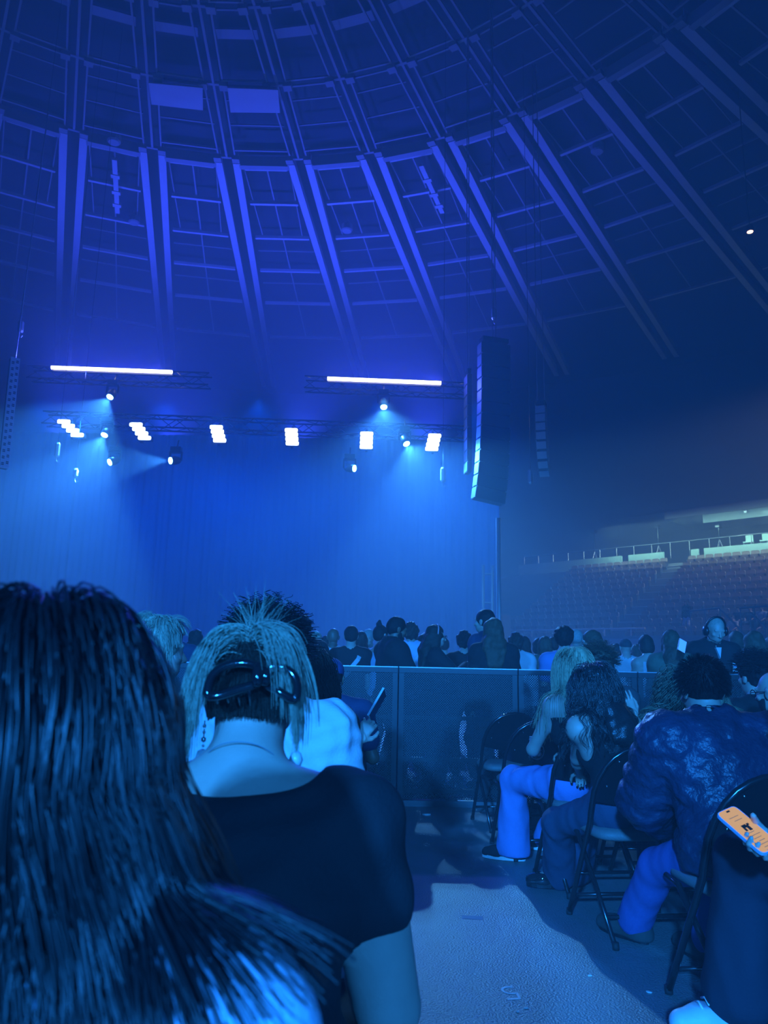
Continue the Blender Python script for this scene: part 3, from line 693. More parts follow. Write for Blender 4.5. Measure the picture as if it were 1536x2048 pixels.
def body_prims(J, fat=0.0):
    s, u, f, rx = J['s'], J['u'], J['fw'], J['rx']; F = J['female']; P = []; C = lambda *a, **k: P.append(cone(*a, **k))
    pel, ch, nk = J['pel'], J['chest'], J['neck']; wst = pel + u * 0.16 * s
    C(pel - rx * 0.075 * s, pel + rx * 0.075 * s, (0.118 + fat) * s, (0.118 + fat) * s, 0.05, (f, 0.88), 'pelvis')
    C(pel, wst, (0.128 + fat) * s, ((0.108 if F else 0.125) + fat) * s, 0.06, (f, 0.78), 'torso')
    C(wst, ch, ((0.108 if F else 0.125) + fat) * s, (0.135 + fat * 0.7) * s, 0.06, (f, 0.74), 'torso')
    w = J['sh'] - 0.095 * s
    C(ch - rx * w * 0.8, ch + rx * w * 0.8, (0.112 + fat * 0.5) * s, (0.112 + fat * 0.5) * s, 0.06, (f, 0.85), 'torso')
    C(J['sl'] + rx * 0.03 * s, J['sr'] - rx * 0.03 * s, 0.066 * s, 0.066 * s, 0.05, (f, 0.95), 'torso')
    for q in ('sr', 'sl'):
        C(J[q], nk + u * 0.035 * s, 0.048 * s, 0.043 * s, 0.05, tag='torso')
        C(J[q], J[q], (0.062 if not F else 0.054) * s, (0.062 if not F else 0.054) * s, 0.04, tag='shoulder')
    if F:
        for sg in (-1, 1): P.append(ell(ch + f * 0.095 * s + rx * sg * 0.075 * s - u * 0.02 * s, _a((0.055, 0.05, 0.055)) * s, None, 0.04, 'torso'))
    C(nk - u * 0.02 * s, J['hb'] + (J['hc'] - J['hb']) * 0.35, (0.055 if F else 0.062) * s * J['nkr'], (0.050 if F else 0.057) * s * J['nkr'], 0.035, tag='neck')
    m = (0.92 if F else 1.0) * J.get('arm', 1.0)
    for q in 'rl':
        S, E, W, Hh, K, A = J['s' + q], J['e' + q], J['w' + q], J['h' + q], J['k' + q], J['a' + q]
        C(S, E, (0.050 + fat * 0.2) * s * m, (0.038 + fat * 0.15) * s * m, 0.03, tag='uparm'); mid = E + (W - E) * 0.3
        C(E, mid, 0.038 * s * m, 0.040 * s * m, 0.02, tag='forearm'); C(mid, W, 0.040 * s * m, 0.026 * s * m, 0.02, tag='forearm')
        C(Hh, K, (0.088 + fat * 0.5) * s, 0.056 * s, 0.04, tag='thigh'); cm = K + (A - K) * 0.3; bk = -nrm(np.cross(np.cross(A - K, f), A - K))
        C(K, cm + bk * 0.01, 0.054 * s, 0.057 * s, 0.03, tag='calf'); C(cm + bk * 0.01, A, 0.057 * s, 0.036 * s, 0.03, tag='calf')
    return P
def foot_axis(J, q, toe=None):
    A, K = J['a' + q], J['k' + q]; d = toe if toe is not None else (J['fw'] * _a((1, 1, 0))); d = nrm(_a(d) * _a((1, 1, 0))); return A, d
def foot_prims(J, q, toe=None, e=0.0):
    A, d = foot_axis(J, q, toe); z = 0.035; s = J['s']; b = _a((A[0], A[1], z + (A[2] - 0.085 * s)))
    return [cone(A, b - d * 0.035, 0.038 + e, 0.030 + e, 0.02, tag='foot'), cone(b - d * 0.035, b + d * 0.10 * s, 0.032 + e, 0.030 + e, 0.03, tag='foot'), cone(b + d * 0.10 * s, b + d * 0.165 * s - _a((0, 0, 0.006)), 0.032 + e, 0.022 + e, 0.03, tag='foot')]
def strands_mesh(P, r0, r1, sides=3):
    """P: N x S x 3 poly-lines -> thin tapered tubes in one mesh"""
    N, S_, _ = P.shape; T = np.gradient(P, axis=1); T /= np.linalg.norm(T, axis=2, keepdims=True) + 1e-9
    ref = np.where(np.abs(T[..., 2:3]) < 0.8, _a((0, 0, 1)), _a((1, 0, 0))); X = np.cross(T, ref); X /= np.linalg.norm(X, axis=2, keepdims=True) + 1e-9; Y = np.cross(T, X)
    t = np.linspace(0, 1, S_)[None, :, None]; r = r0 + (r1 - r0) * t
    V = np.stack([P + r * (X * math.cos(2 * math.pi * k / sides) + Y * math.sin(2 * math.pi * k / sides)) for k in range(sides)], 2)
    idx = np.arange(N * S_ * sides).reshape(N, S_, sides); a = idx[:, :-1]; b = idx[:, 1:]
    Q = np.stack([a, np.roll(a, -1, 2), np.roll(b, -1, 2), b], -1).reshape(-1, 4)
    return V.reshape(-1, 3), Q
def collide(prims, P, margin):
    best = np.full(len(P), 9.0); G = np.zeros((len(P), 3))
    for p in prims:
        d = prim_d(p, P)
        if p['t'] == 'c':
            ba = p['b'] - p['a']; t = np.clip(((P - p['a']) @ ba) / max(ba @ ba, 1e-9), 0, 1); g = P - p['a'] - t[:, None] * ba
        else:
            q = (P - p['c']) @ p['R'] / (p['r'] ** 2); g = q @ p['R'].T
        g = g / (np.linalg.norm(g, axis=1, keepdims=True) + 1e-9); m = d < best; best[m] = d[m]; G[m] = g[m]
    push = np.maximum(margin - best, 0); return P + G * push[:, None]
def grow_hair(roots, dirs, length, nseg, col, grav=6.0, margin=0.004, layer=0.0, wave=0.0, wfreq=9.0, clump=0.0, ncl=60, seed=0, stiff=1.0, curl=0.0, cfreq=60.0):
    rg = np.random.default_rng(seed); N = len(roots); L = length if hasattr(length, '__len__') else np.full(N, length); L = _a(L)
    p = _a(roots).copy(); d = _a(dirs) / np.linalg.norm(dirs, axis=1, keepdims=True); mg = margin + layer * rg.random(N); pts = [p.copy()]
    for i in range(nseg):
        st = (L / nseg)[:, None]; d = d * stiff + np.array([0, 0, -1.0]) * grav * st; d /= np.linalg.norm(d, axis=1, keepdims=True) + 1e-9
        q = p + d * st; q = collide(col, q, mg); d = q - p; d /= np.linalg.norm(d, axis=1, keepdims=True) + 1e-9; p = q; pts.append(p.copy())
    P = np.stack(pts, 1); t = np.linspace(0, 1, nseg + 1)
    if clump > 0:
        c = rg.choice(N, min(ncl, N), replace=False); mid = P[:, min(3, nseg)]; D = ((mid[:, None] - mid[c][None]) ** 2).sum(2); own = c[D.argmin(1)]
        wgt = (clump * np.clip(t * 1.4, 0, 1))[None, :, None]; P = P * (1 - wgt) + P[own] * wgt; ph = own * 1.7
    else: own = np.arange(N); ph = rg.uniform(0, 6.28, N)
    if wave: 
        w = np.sin(t[None] * wfreq + ph[:, None]) * np.clip(t * 2, 0, 1)[None]; w2 = np.cos(t[None] * wfreq * 0.9 + ph[:, None] * 2.1) * np.clip(t * 2, 0, 1)[None]
        P = P + wave * np.stack([w, 0.5 * w2, 0.3 * w * w2], -1)
    if curl:
        w = np.sin(t[None] * cfreq + ph[:, None]); w2 = np.cos(t[None] * cfreq + ph[:, None]); P = P + curl * np.stack([w, w2, 0 * w], -1) * np.clip(t * 4, 0, 1)[None, :, None]
    return P
def scalp_points(J, n, seed, zmin=-0.35, front=0.9, scale=1.0):
    """points over the hair-bearing part of the skull, in person space, with normals"""
    rg = np.random.default_rng(seed); v = rg.normal(size=(n * 4, 3)); v /= np.linalg.norm(v, axis=1, keepdims=True)
    hl = 0.30 + 0.0 * v[:, 1]
    ok = (v[:, 2] > zmin) & ~((v[:, 1] > 0.35) & (v[:, 2] < 0.45)) & (v[:, 1] < front); v = v[ok][:n]
    r = _a((0.074, 0.094, 0.088)) * scale; loc = v * r + _a((0, -0.012, 0.028)); nm = v / r; nm /= np.linalg.norm(nm, axis=1, keepdims=True)
    return J['hc'] + (loc * J['s']) @ J['Rh'].T, nm @ J['Rh'].T, v
def hair_dirs(nm, side, back=-0.25, lift=0.2, sw=0.5):
    g = np.stack([sw * side, np.zeros(len(nm)) + back, np.full(len(nm), -0.8)], 1); tg = g - nm * (g * nm).sum(1, keepdims=True); tg /= np.linalg.norm(tg, axis=1, keepdims=True) + 1e-9
    return tg + nm * lift
SKIN = mat('skin_light', (0.50, 0.36, 0.29), 0.5, bump=0.06, bscale=220, noise=0.10, nscale=30)
SKIN_D = mat('skin_dark', (0.20, 0.12, 0.08), 0.45, bump=0.05, bscale=200)
def hairmat(name, c, r=0.55, sp=0.22): return mat(name, c, r, spec=sp, noise=0.45, nscale=60, bump=0.25, bscale=160)
H_BLACK = hairmat('hair_black', (0.012, 0.011, 0.012), 0.6, 0.15); H_DARK = hairmat('hair_dark_brown', (0.035, 0.024, 0.018)); H_BROWN = hairmat('hair_brown', (0.10, 0.065, 0.04))
H_BLOND = hairmat('hair_blond', (0.52, 0.44, 0.27)); H_ASH = hairmat('hair_ash_blond', (0.42, 0.41, 0.30)); H_GREY = hairmat('hair_grey', (0.35, 0.34, 0.32))
def cloth(name, c, rough=0.85, bump=0.12, bscale=120, noise=0.06): return mat(name, c, rough, bump=bump, bscale=bscale, noise=noise, nscale=14, spec=0.25)
# ------------------------------------------------------------------ crowd barrier
BAR_Y = at_z(850, 1611, 0)[1]; BAR_H = at_depth(900, 1337, BAR_Y)[2]
def perforated():
    m = bpy.data.materials.new('perforated_sheet'); m.use_nodes = True; nt = m.node_tree; b = nt.nodes['Principled BSDF']; N = nt.nodes.new; L = nt.links.new
    b.inputs['Base Color'].default_value = (0.022, 0.022, 0.025, 1); b.inputs['Roughness'].default_value = 0.45
    tc = N('ShaderNodeTexCoord'); sp = N('ShaderNodeSeparateXYZ'); L(tc.outputs['Object'], sp.inputs[0])
    def math_(op, a, c):
        n = N('ShaderNodeMath'); n.operation = op
        for i, q in enumerate((a, c)):
            if q is None: continue
            if isinstance(q, (int, float)): n.inputs[i].default_value = q
            else: L(q, n.inputs[i])
        return n.outputs[0]
    k = 2 * math.pi / 0.021
    u = math_('ADD', sp.outputs[0], sp.outputs[2]); v = math_('SUBTRACT', sp.outputs[0], sp.outputs[2])
    c1 = math_('COSINE', math_('MULTIPLY', u, k), None); c2 = math_('COSINE', math_('MULTIPLY', v, k), None)
    hole = math_('GREATER_THAN', math_('ADD', c1, c2), 0.5)
    tr = N('ShaderNodeBsdfTransparent'); mx = N('ShaderNodeMixShader'); L(hole, mx.inputs[0]); L(b.outputs[0], mx.inputs[1]); L(tr.outputs[0], mx.inputs[2])
    L(mx.outputs[0], nt.nodes['Material Output'].inputs['Surface']); return m
M_perf = perforated()
M_barrier = mat('barrier_steel', (0.035, 0.035, 0.038), 0.32)
PW = 1.06; px0 = at_depth(796, 1400, BAR_Y)[0]
WHICH = ['behind the long dark hair at far left', 'second from left, behind the seated blond head', 'behind the claw clip head', 'in the middle, behind the raised phone', 'in the middle, right of the raised phone', 'behind the two nearest empty chairs', 'behind the puffer jacket man', 'at the right end', 'beyond the right edge']
for k in range(-4, 5):
    x0 = px0 + PW * k; t = thing('crowd_barrier', 'black steel crowd barrier panel with perforated sheet, ' + WHICH[k + 4], 'barrier', (x0 + PW / 2, BAR_Y, 0), 0, 'crowd barrier panels')
    h = PW / 2 - 0.006; m = MB(); m.box((0, 0.0, BAR_H - 0.022), (2 * h, 0.075, 0.044)); m.obj('top_rail', M_barrier, t)
    m = MB(); m.box((0, -0.03, BAR_H + 0.004), (2 * h, 0.02, 0.008)); m.obj('rail_edge', M_steel, t)
    for s in (-1, 1):
        m = MB(); m.box((s * (h - 0.022), 0.0, BAR_H / 2 - 0.02), (0.044, 0.05, BAR_H - 0.05)); m.obj('post', M_barrier, t)
        m = MB(); m.bar((s * (h - 0.06), 0.03, 0.60), (s * (h - 0.06), 0.30, 0.03), 0.04, 0.04); m.obj('brace', M_barrier, t)
    for z in (0.12, 0.38, 0.73):
        m = MB(); m.box((0, 0.012, z), (2 * h - 0.09, 0.03, 0.035)); m.obj('cross_rail', M_barrier, t)
    m = MB(); m.box((0, -0.02, (BAR_H + 0.02) / 2), (2 * h - 0.09, 0.003, BAR_H - 0.09)); m.obj('perforated_sheet', M_perf, t)
    m = MB(); m.box((0, 0.02, 0.024), (2 * h, 0.16, 0.048)); m.obj('kick_plate', mat('kick_plate', (0.16, 0.16, 0.17), 0.4), t)
    m = MB(); m.box((0, 0.23, 0.008), (2 * h, 0.26, 0.012)); m.obj('step_plate', M_barrier, t)

# ------------------------------------------------------------------ folding chairs
def chair_meshes():
    D = {}
    arch = []   # main tube: right front foot, up, over the back, down to the left front foot
    y_of = lambda z: 0.17 - 0.50 * (z / 0.80) if z < 0.46 else -0.1175 - 0.12 * ((z - 0.46) / 0.34)
    side = [(0.225, y_of(z), z) for z in (0.012, 0.15, 0.30, 0.46)]
    bk = []
    for i in range(15):
        a = math.pi * i / 14; zz = 0.50 + 0.30 * math.sin(a) ** 0.75; bk.append((0.228 * math.cos(a) if i not in (0, 14) else math.copysign(0.226, math.cos(a)), y_of(zz), zz))
    arch = side + bk + [(-x, y, z) for x, y, z in side[::-1]]
    m = MB(); m.tube(arch, 0.0125, 8); D['main_frame'] = m.mesh('main_frame', M_blackmetal, True)
    m = MB(); rl = lambda s: [(s * 0.20, 0.19, 0.390), (s * 0.20, 0.10, 0.380), (s * 0.20, -0.10, 0.20), (s * 0.20, -0.29, 0.012)]
    D['rear_leg'] = []
    for s in (-1, 1): m = MB(); m.tube(rl(s), 0.0115, 8); D['rear_leg'].append(m.mesh('rear_leg', M_blackmetal, True))
    D['cross_bar'] = []
    for (y, z, w) in ((-0.215, 0.10, 0.40), (0.108, 0.10, 0.45)):
        m = MB(); m.tube([(-w / 2, y, z), (w / 2, y, z)], 0.009, 6); D['cross_bar'].append(m.mesh('cross_bar', M_blackmetal, True))
    # backrest sheet filling the arch, slightly dished
    V = []; Fc = []; n = 16
    for i in range(n + 1):
        x = -0.215 + 0.43 * i / n; q = abs(x / 0.228); top = 0.50 + 0.30 * max(0.0, 1 - q ** 2) ** 0.375 - 0.004; bot = 0.565 - 0.035 * (1 - q * q)
        top = max(top, bot + 0.01)
        for j in range(5):
            z = bot + (top - bot) * j / 4; V.append((x, y_of(z) - 0.012 * (1 - q * q), z))
    for i in range(n):
        for j in range(4): Fc.append((i * 5 + j, (i + 1) * 5 + j, (i + 1) * 5 + j + 1, i * 5 + j + 1))
    m = MB(); m.add(V, Fc); m.add([(x, y + 0.006, z) for x, y, z in V], [f[::-1] for f in Fc])
    D['backrest'] = m.mesh('backrest', M_blackmetal, True)
    # padded seat
    m = MB(); out = []; N_ = 24
    for k in range(N_):
        a = 2 * math.pi * k / N_; c, s = math.cos(a), math.sin(a); out.append((math.copysign(abs(c) ** 0.45, c), math.copysign(abs(s) ** 0.45, s)))
    prof = [(0.92, 0.385), (1.0, 0.397), (1.0, 0.415), (0.93, 0.430), (0.6, 0.436), (0.0, 0.437)]
    V = [(r * 0.195 * x, 0.045 + r * 0.205 * y, z) for r, z in prof for x, y in out]
    m.add(V, [(i * N_ + k, i * N_ + (k + 1) % N_, (i + 1) * N_ + (k + 1) % N_, (i + 1) * N_ + k) for i in range(len(prof) - 1) for k in range(N_)] + [tuple(range(N_ - 1, -1, -1))])
    D['seat_pad'] = m.mesh('seat_pad', mat('seat_vinyl', (0.22, 0.21, 0.20), 0.55, bump=0.15, bscale=150), True)
    D['rivet'] = []
    for (x, z) in ((-0.12, 0.735), (0.12, 0.735), (-0.165, 0.625), (0.165, 0.625)):
        m = MB(); q = abs(x / 0.228); y = y_of(z) - 0.012 * (1 - q * q); R = Matrix.Rotation(math.pi / 2, 3, 'X')
        m.lathe([(0.006, 0.0), (0.005, 0.003), (0.001, 0.005)], 8, (x, y - 0.001, z), R); D['rivet'].append(m.mesh('rivet', mat('rivet_chrome', (0.9, 0.9, 0.9), 0.15, metal=1.0), True))
    D['foot_cap'] = []
    for p in ((0.225, 0.163, 0), (-0.225, 0.163, 0), (0.2, -0.296, 0), (-0.2, -0.296, 0)):
        m = MB(); m.lathe([(0.015, 0.0), (0.016, 0.012), (0.014, 0.028)], 8, p); D['foot_cap'].append(m.mesh('foot_cap', mat('rubber', (0.02, 0.02, 0.02), 0.7), True))
    return D
CHM = chair_meshes()
def chair(p, rotz, label):
    t = thing('folding_chair', label, 'chair', (p[0], p[1], 0), rotz, 'black folding chairs')
    for k, me in CHM.items():
        for x in (me if isinstance(me, list) else [me]): link(k, x, t)
    t.scale = (1.03, 1.03, 1.05); return t
def chair_px(x, y, rotz, label):
    p = at_z(x, y, 0.80 * 1.05 + 0.012); o = rotm(rotz) @ _a((0, -0.2375 * 1.03, 0)); return chair((p[0] - o[0], p[1] - o[1]), rotz, label)

# ------------------------------------------------------------------ painted row mark on the floor
def five(c, h, rot, label, mt, parts):
    m = MB()
    for poly in parts:
        for i in range(len(poly) - 1):
            a, b = Vector((*poly[i], 0)), Vector((*poly[i + 1], 0)); R = Matrix.Rotation(rot, 3, 'Z'); m.bar(R @ (a * h), R @ (b * h), 0.09 * h, 0.0015)
    return tag(m.obj('floor_number', mt, None, False, (c[0], c[1], 0.0012)), label, 'marking')
arc = [(-0.25 + 0.3 * math.cos(math.radians(a)) + 0.2, -0.2 + 0.28 * math.sin(math.radians(a))) for a in range(120, -140, -20)]
M_chalk = mat('chalk_paint', (0.85, 0.88, 1.0), 0.44, noise=0.2, nscale=60)
five(at_z(1022, 1986, 0), 0.105, math.pi + 0.15, 'chalked figure 5 upside down on the aisle floor', M_chalk, [[(0.30, 0.5), (-0.15, 0.5), (-0.2, 0.04)] + arc])
m = MB(); c = at_z(945, 1836, 0); m.bar((c[0] - 0.05, c[1] + 0.01, 0.001), (c[0] + 0.05, c[1], 0.001), 0.05, 0.001)
tag(m.obj('floor_tape', mat('dull_tape', (0.30, 0.36, 0.5), 0.7)), 'short faint strip of tape on the aisle floor', 'tape')
# litter on the floor by the barrier and in the aisle
M_paper = mat('paper_white', (0.8, 0.8, 0.78), 0.7)
for k, (x, y, sx, sy, rz, lab) in enumerate(((853, 1630, 0.04, 0.03, 0.5, 'crumpled pale paper scrap on the floor at the barrier foot'), (1052, 2017, 0.012, 0.008, 0.2, 'tiny white scrap on the aisle floor beside the figure'), (1035, 2024, 0.008, 0.006, 1.0, 'tiniest white scrap on the aisle floor under the figure'),
                                            (1180, 1952, 0.012, 0.007, 0.3, 'thin glint of foil on the dark floor by the chair foot'), (1298, 1985, 0.017, 0.008, -0.5, 'bright torn foil scrap on the dark floor at right'))):
    c = at_z(x, y, 0); m = MB(); nn = 7; rg = random.Random(k)
    top = [(sx * (0.6 + 0.5 * rg.random()) * math.cos(6.28 * i / nn), sy * (0.6 + 0.5 * rg.random()) * math.sin(6.28 * i / nn), 0.003 + 0.012 * rg.random() * (sx > 0.03)) for i in range(nn)]
    m.add([(0, 0, 0.008 * (sx > 0.03) + 0.004)] + top + [(a * 0.9, b * 0.9, 0.0) for a, b, _ in top], [(0, 1 + i, 1 + (i + 1) % nn) for i in range(nn)] + [(1 + (i + 1) % nn, 1 + i, 1 + nn + i, 1 + nn + (i + 1) % nn) for i in range(nn)])
    o = tag(m.obj('paper_scrap', M_paper, None, False, (c[0], c[1], 0.0005)), lab, 'litter', 'litter on the floor'); o.rotation_euler = (0, 0, rz)
# cups left behind the barrier
for k, (x, y, Y) in enumerate(((808, 1560, BAR_Y + 0.9), (870, 1512, BAR_Y + 2.2), (925, 1508, BAR_Y + 2.4))):
    c = at_depth(x, y, Y); m = MB(); m.lathe([(0.032, 0), (0.045, 0.12), (0.047, 0.125), (0.043, 0.12)], 12)
    tag(m.obj('paper_cup', M_paper, None, True, (c[0], c[1], 0)), ['pale cup standing on the floor just behind the barrier', 'pale cup on the floor farther behind the barrier', 'pale cup on the floor behind the barrier, right of the others'][k], 'cup', 'cups behind the barrier')
# ------------------------------------------------------------------ person assembly
def set_mat(o, m):
    if o.data.materials[0] is not m:
        o.material_slots[0].link = 'OBJECT'; o.material_slots[0].material = m
    return o
def person_root(J, head_px, depth, rotz, label, group=None, seated=True):
    """stand / seat the person so that the head centre falls on the sight line at the given depth; feet stay on the floor"""
    T = at_depth(*head_px, depth); R = rotm(rotz); h = R @ J['hc']
    loc = (T[0] - h[0], T[1] - h[1], 0.0)
    o = thing('person', label, 'person', loc, rotz, group); return o
def fit_tl(head_px, depth, **kw):
    """torso length that brings a seated head to its seen height"""
    z = at_depth(*head_px, depth)[2]; tl = 1.0
    for _ in range(12):
        J = skel(tl=tl, **kw); tl *= 1 + 0.7 * (z - J['hc'][2]) / (J['hc'][2] - J['pel'][2])
        tl = min(max(tl, 0.83), 1.16)
    return skel(tl=tl, **kw)
def body_obj(t, J, m, h=0.010, fat=0.0, face=True, hands=(), toes=None, fine=None, bare_feet=True):
    P = body_prims(J, fat)
    for q in 'rl': P += foot_prims(J, q, None if toes is None else toes[0 if q == 'r' else 1])
    hp = head_prims(J, face)
    parts = []
    if fine: parts.append(sdf_mesh(hp + [p for p in P if p['tag'] in ('neck', 'torso', 'shoulder', 'uparm')], fine)); parts.append(sdf_mesh(P, 0.017))
    else: parts.append(sdf_mesh(P, max(h, 0.0125))); parts.append(sdf_mesh(hp + [p for p in P if p['tag'] == 'neck'], 0.0095))
    for hd in hands: parts.append(sdf_mesh(hd, 0.0058))
    V, Q = merge(parts); return link('body', np_mesh('body', V, Q, m), t)
def bone_hand(J, q, curl=0.6, palm=None, d=None, **kw):
    W, E = J['w' + q], J['e' + q]; dd = nrm(W - E) if d is None else nrm(d); sg = 1 if q == 'r' else -1
    pn = (-sg, 0.2, -0.2) if palm is None else palm
    return hand_prims(W - dd * 0.006, dd, pn, sg, curl, s=J['s'] * (0.93 if J['female'] else 1.0), **kw)
def garment(t, name, prims, m, h=0.011, cuts=(), amp=0.0, freq=40, seed=1, aniso=(1, 1, 0.4), smooth=True):
    V, Q = sdf_mesh(prims, h, cuts, (lambda P: folds(P, amp, freq, seed, aniso)) if amp else None)
    return link(name, np_mesh(name, V, Q, m, smooth), t)
def neck_hole(J, r=0.066, dz=0.0):
    a = J['neck'] + J['u'] * (0.018 + dz) * J['s']; return dict(cone(a, a + (J['hb'] - J['neck']) * 3, r * J['s'], r * 1.5 * J['s'], 0.006), sub=True)
def top_prims(J, e=0.014, sleeve=0.55, hem=-0.10, loose=0.0, fat=0.0, sl_e=0.012, hole=0.066):
    P = grow(body_prims(J, fat), e, ('pelvis', 'torso', 'shoulder')); s = J['s']
    for q in 'rl':
        S, E, W = J['s' + q], J['e' + q], J['w' + q]
        if sleeve > 0:
            tip = S + (E - S) * min(sleeve, 1.0); P.append(cone(S, tip, 0.053 * s + e + sl_e, 0.046 * s + e + sl_e, 0.03))
        if sleeve > 1: P.append(cone(E, E + (W - E) * (sleeve - 1), 0.044 * s + e + sl_e * 0.6, 0.033 * s + e + sl_e * 0.6, 0.03))
    if hole: P.append(neck_hole(J, hole))
    return P
def leg_prims(J, e=0.016, flare=0.0, length=0.97, fat=0.0, hip=True):
    P = grow(body_prims(J, fat), e, ('pelvis',)) if hip else []; s = J['s']
    for q in 'rl':
        H_, K, A = J['h' + q], J['k' + q], J['a' + q]; end = K + (A - K) * length
        P += [cone(H_, K, (0.090 + fat * 0.5) * s + e, 0.058 * s + e, 0.04), cone(K, end, 0.058 * s + e, 0.046 * s + e + flare, 0.03)]
    return P
def shoes(t, J, m, sole=None, toes=None, e=0.012):
    for i, q in enumerate('rl'):
        tv = None if toes is None else toes[i]; A, d = foot_axis(J, q, tv)
        V, Q = sdf_mesh(foot_prims(J, q, tv, e), 0.009, [((A[0], A[1], A[2] - 0.012), (0, 0, 1)), ((A[0], A[1], A[2] - 0.085 * J['s'] + 0.012), (0, 0, -1))])
        o = link('shoe', np_mesh('shoe', V, Q, m), t)
        if sole is not None:
            m2 = MB(); out = []; side = _a((-d[1], d[0], 0)); b = _a((A[0], A[1], 0)); zz = A[2] - 0.085 * J['s']
            for k in range(20):
                a = 2 * math.pi * k / 20; x = math.cos(a); wv = 0.045 - 0.006 * (x < 0); p = b + d * (0.062 + 0.135 * x) * J['s'] + side * math.sin(a) * wv; out.append((p[0], p[1], zz))
            m2.prism(out, (0, 0, 0), (0, 0, 0.022)); m2.obj('sole', sole, o)
def head_col(J, e=0.0): return grow(head_prims(J, False)[:3], e)
def hair_shell(t, prims, m, h=0.008, amp=0.004, freq=90, seed=3, aniso=(1, 1, 0.15), cuts=(), name='hair'):
    V, Q = sdf_mesh(prims, h, cuts, lambda P: folds(P, amp, freq, seed, aniso)); return link(name, np_mesh(name, V, Q, m), t)
def strand_obj(t, P, m, r0=0.0007, r1=0.0003, name='hair'):
    V, Q = strands_mesh(P, r0, r1); return link(name, np_mesh(name, V, Q, m, True), t)
def hprim(J, c, r, k=0.02, R=None): return ell(J['hc'] + J['Rh'] @ _a(c) * J['s'], _a(r) * J['s'], J['Rh'] if R is None else R, k)
def cap_prims(J, e=0.010, low=-0.01):
    """short hair volume hugging the skull, open at the face"""
    return [hprim(J, (0, -0.020, 0.036), (0.076 + e, 0.090 + e, 0.086 + e)), hprim(J, (0, -0.048, low), (0.066 + e * 0.6, 0.058 + e, 0.060), 0.02)]
# ------------------------------------------------------------------ standing crowd behind the barrier
TPL = {}
def crowd_J(female, pose):
    k = ('J', female, pose)
    if k not in TPL:
        kw = {}
        if pose == 'front': kw = dict(wr=(0.05, 0.34, 1.14), wl=(-0.06, 0.33, 1.10), pitch=0.25)
        elif pose == 'hold': kw = dict(wr=(0.10, 0.36, 1.30), wl=(-0.15, 0.30, 1.05), pitch=0.0)
        elif pose == 'face': kw = dict(wr=(0.14, 0.30, 1.02), wl=(-0.14, 0.30, 1.02), pitch=0.42, lean=0.10)
        TPL[k] = skel(female=female, **kw)
    return TPL[k]
def crowd_body(female, pose):
    k = ('body', female, pose)
    if k not in TPL:
        J = crowd_J(female, pose); P = body_prims(J)
        for q in 'rl': P += foot_prims(J, q)
        parts = [sdf_mesh(P, 0.017), sdf_mesh(head_prims(J) + [p for p in P if p['tag'] == 'neck'], 0.0085)]
        c = 0.7 if pose == 'down' else 1.0
        for q in 'rl': parts.append(sdf_mesh(bone_hand(J, q, c, palm=None if pose == 'down' else ((-1, -0.3, 0.3) if q == 'r' else (1, -0.3, 0.3))), 0.0065))
        V, Q = merge(parts); TPL[k] = np_mesh('body', V, Q, SKIN)
    return TPL[k]
def crowd_top(female, pose, kind):
    k = ('top', female, pose, kind)
    if k not in TPL:
        J = crowd_J(female, pose); nk = J['neck']; u = J['u']
        hem = ((0, 0, 0.86), (0, 0, -1)); col = (nk + u * (0.045 if kind in ('jacket', 'coat') else 0.012), u)
        if kind == 'tee': V, Q = sdf_mesh(top_prims(J, 0.016, 0.55), 0.014, [hem], lambda P: folds(P, 0.008, 38, 5))
        elif kind == 'jacket': V, Q = sdf_mesh(top_prims(J, 0.028, 1.95), 0.014, [((0, 0, 0.82), (0, 0, -1))], lambda P: folds(P, 0.010, 34, 7))
        elif kind == 'coat': V, Q = sdf_mesh(top_prims(J, 0.048, 1.97, sl_e=0.016, hole=0.072), 0.014, [((0, 0, 0.72), (0, 0, -1))], lambda P: folds(P, 0.008, 26, 9))
        elif kind == 'tank':
            P = [dict(p) for p in top_prims(J, 0.010, 0.0)]
            V, Q = sdf_mesh([p for p in P if p['tag'] != 'shoulder'], 0.012, [((0, 0, 0.9), (0, 0, -1)), (J['sr'] - _a((0.055, 0, 0)), (1, 0, 0.1)), (J['sl'] + _a((0.055, 0, 0)), (-1, 0, 0.1)), (nk - u * 0.03, u)], lambda P: folds(P, 0.005, 40, 11))
        TPL[k] = np_mesh('top', V, Q, SKIN)
    return TPL[k]
def crowd_legs(female, pose):
    k = ('legs', female, pose)
    if k not in TPL:
        J = crowd_J(female, pose); V, Q = sdf_mesh(leg_prims(J, 0.014, 0.02), 0.017, [((0, 0, 1.02), (0, 0, 1))], lambda P: folds(P, 0.008, 36, 13)); TPL[k] = np_mesh('trousers', V, Q, SKIN)
        sh = []
        for q in 'rl':
            A = J['a' + q]; V, Q = sdf_mesh(foot_prims(J, q, None, 0.012), 0.012, [((0, 0, 0.11), (0, 0, 1)), ((0, 0, 0.002), (0, 0, -1))]); sh.append(np_mesh('shoe', V, Q, M_black))
        TPL[('shoes', female, pose)] = sh
    return TPL[k], TPL[('shoes', female, pose)]
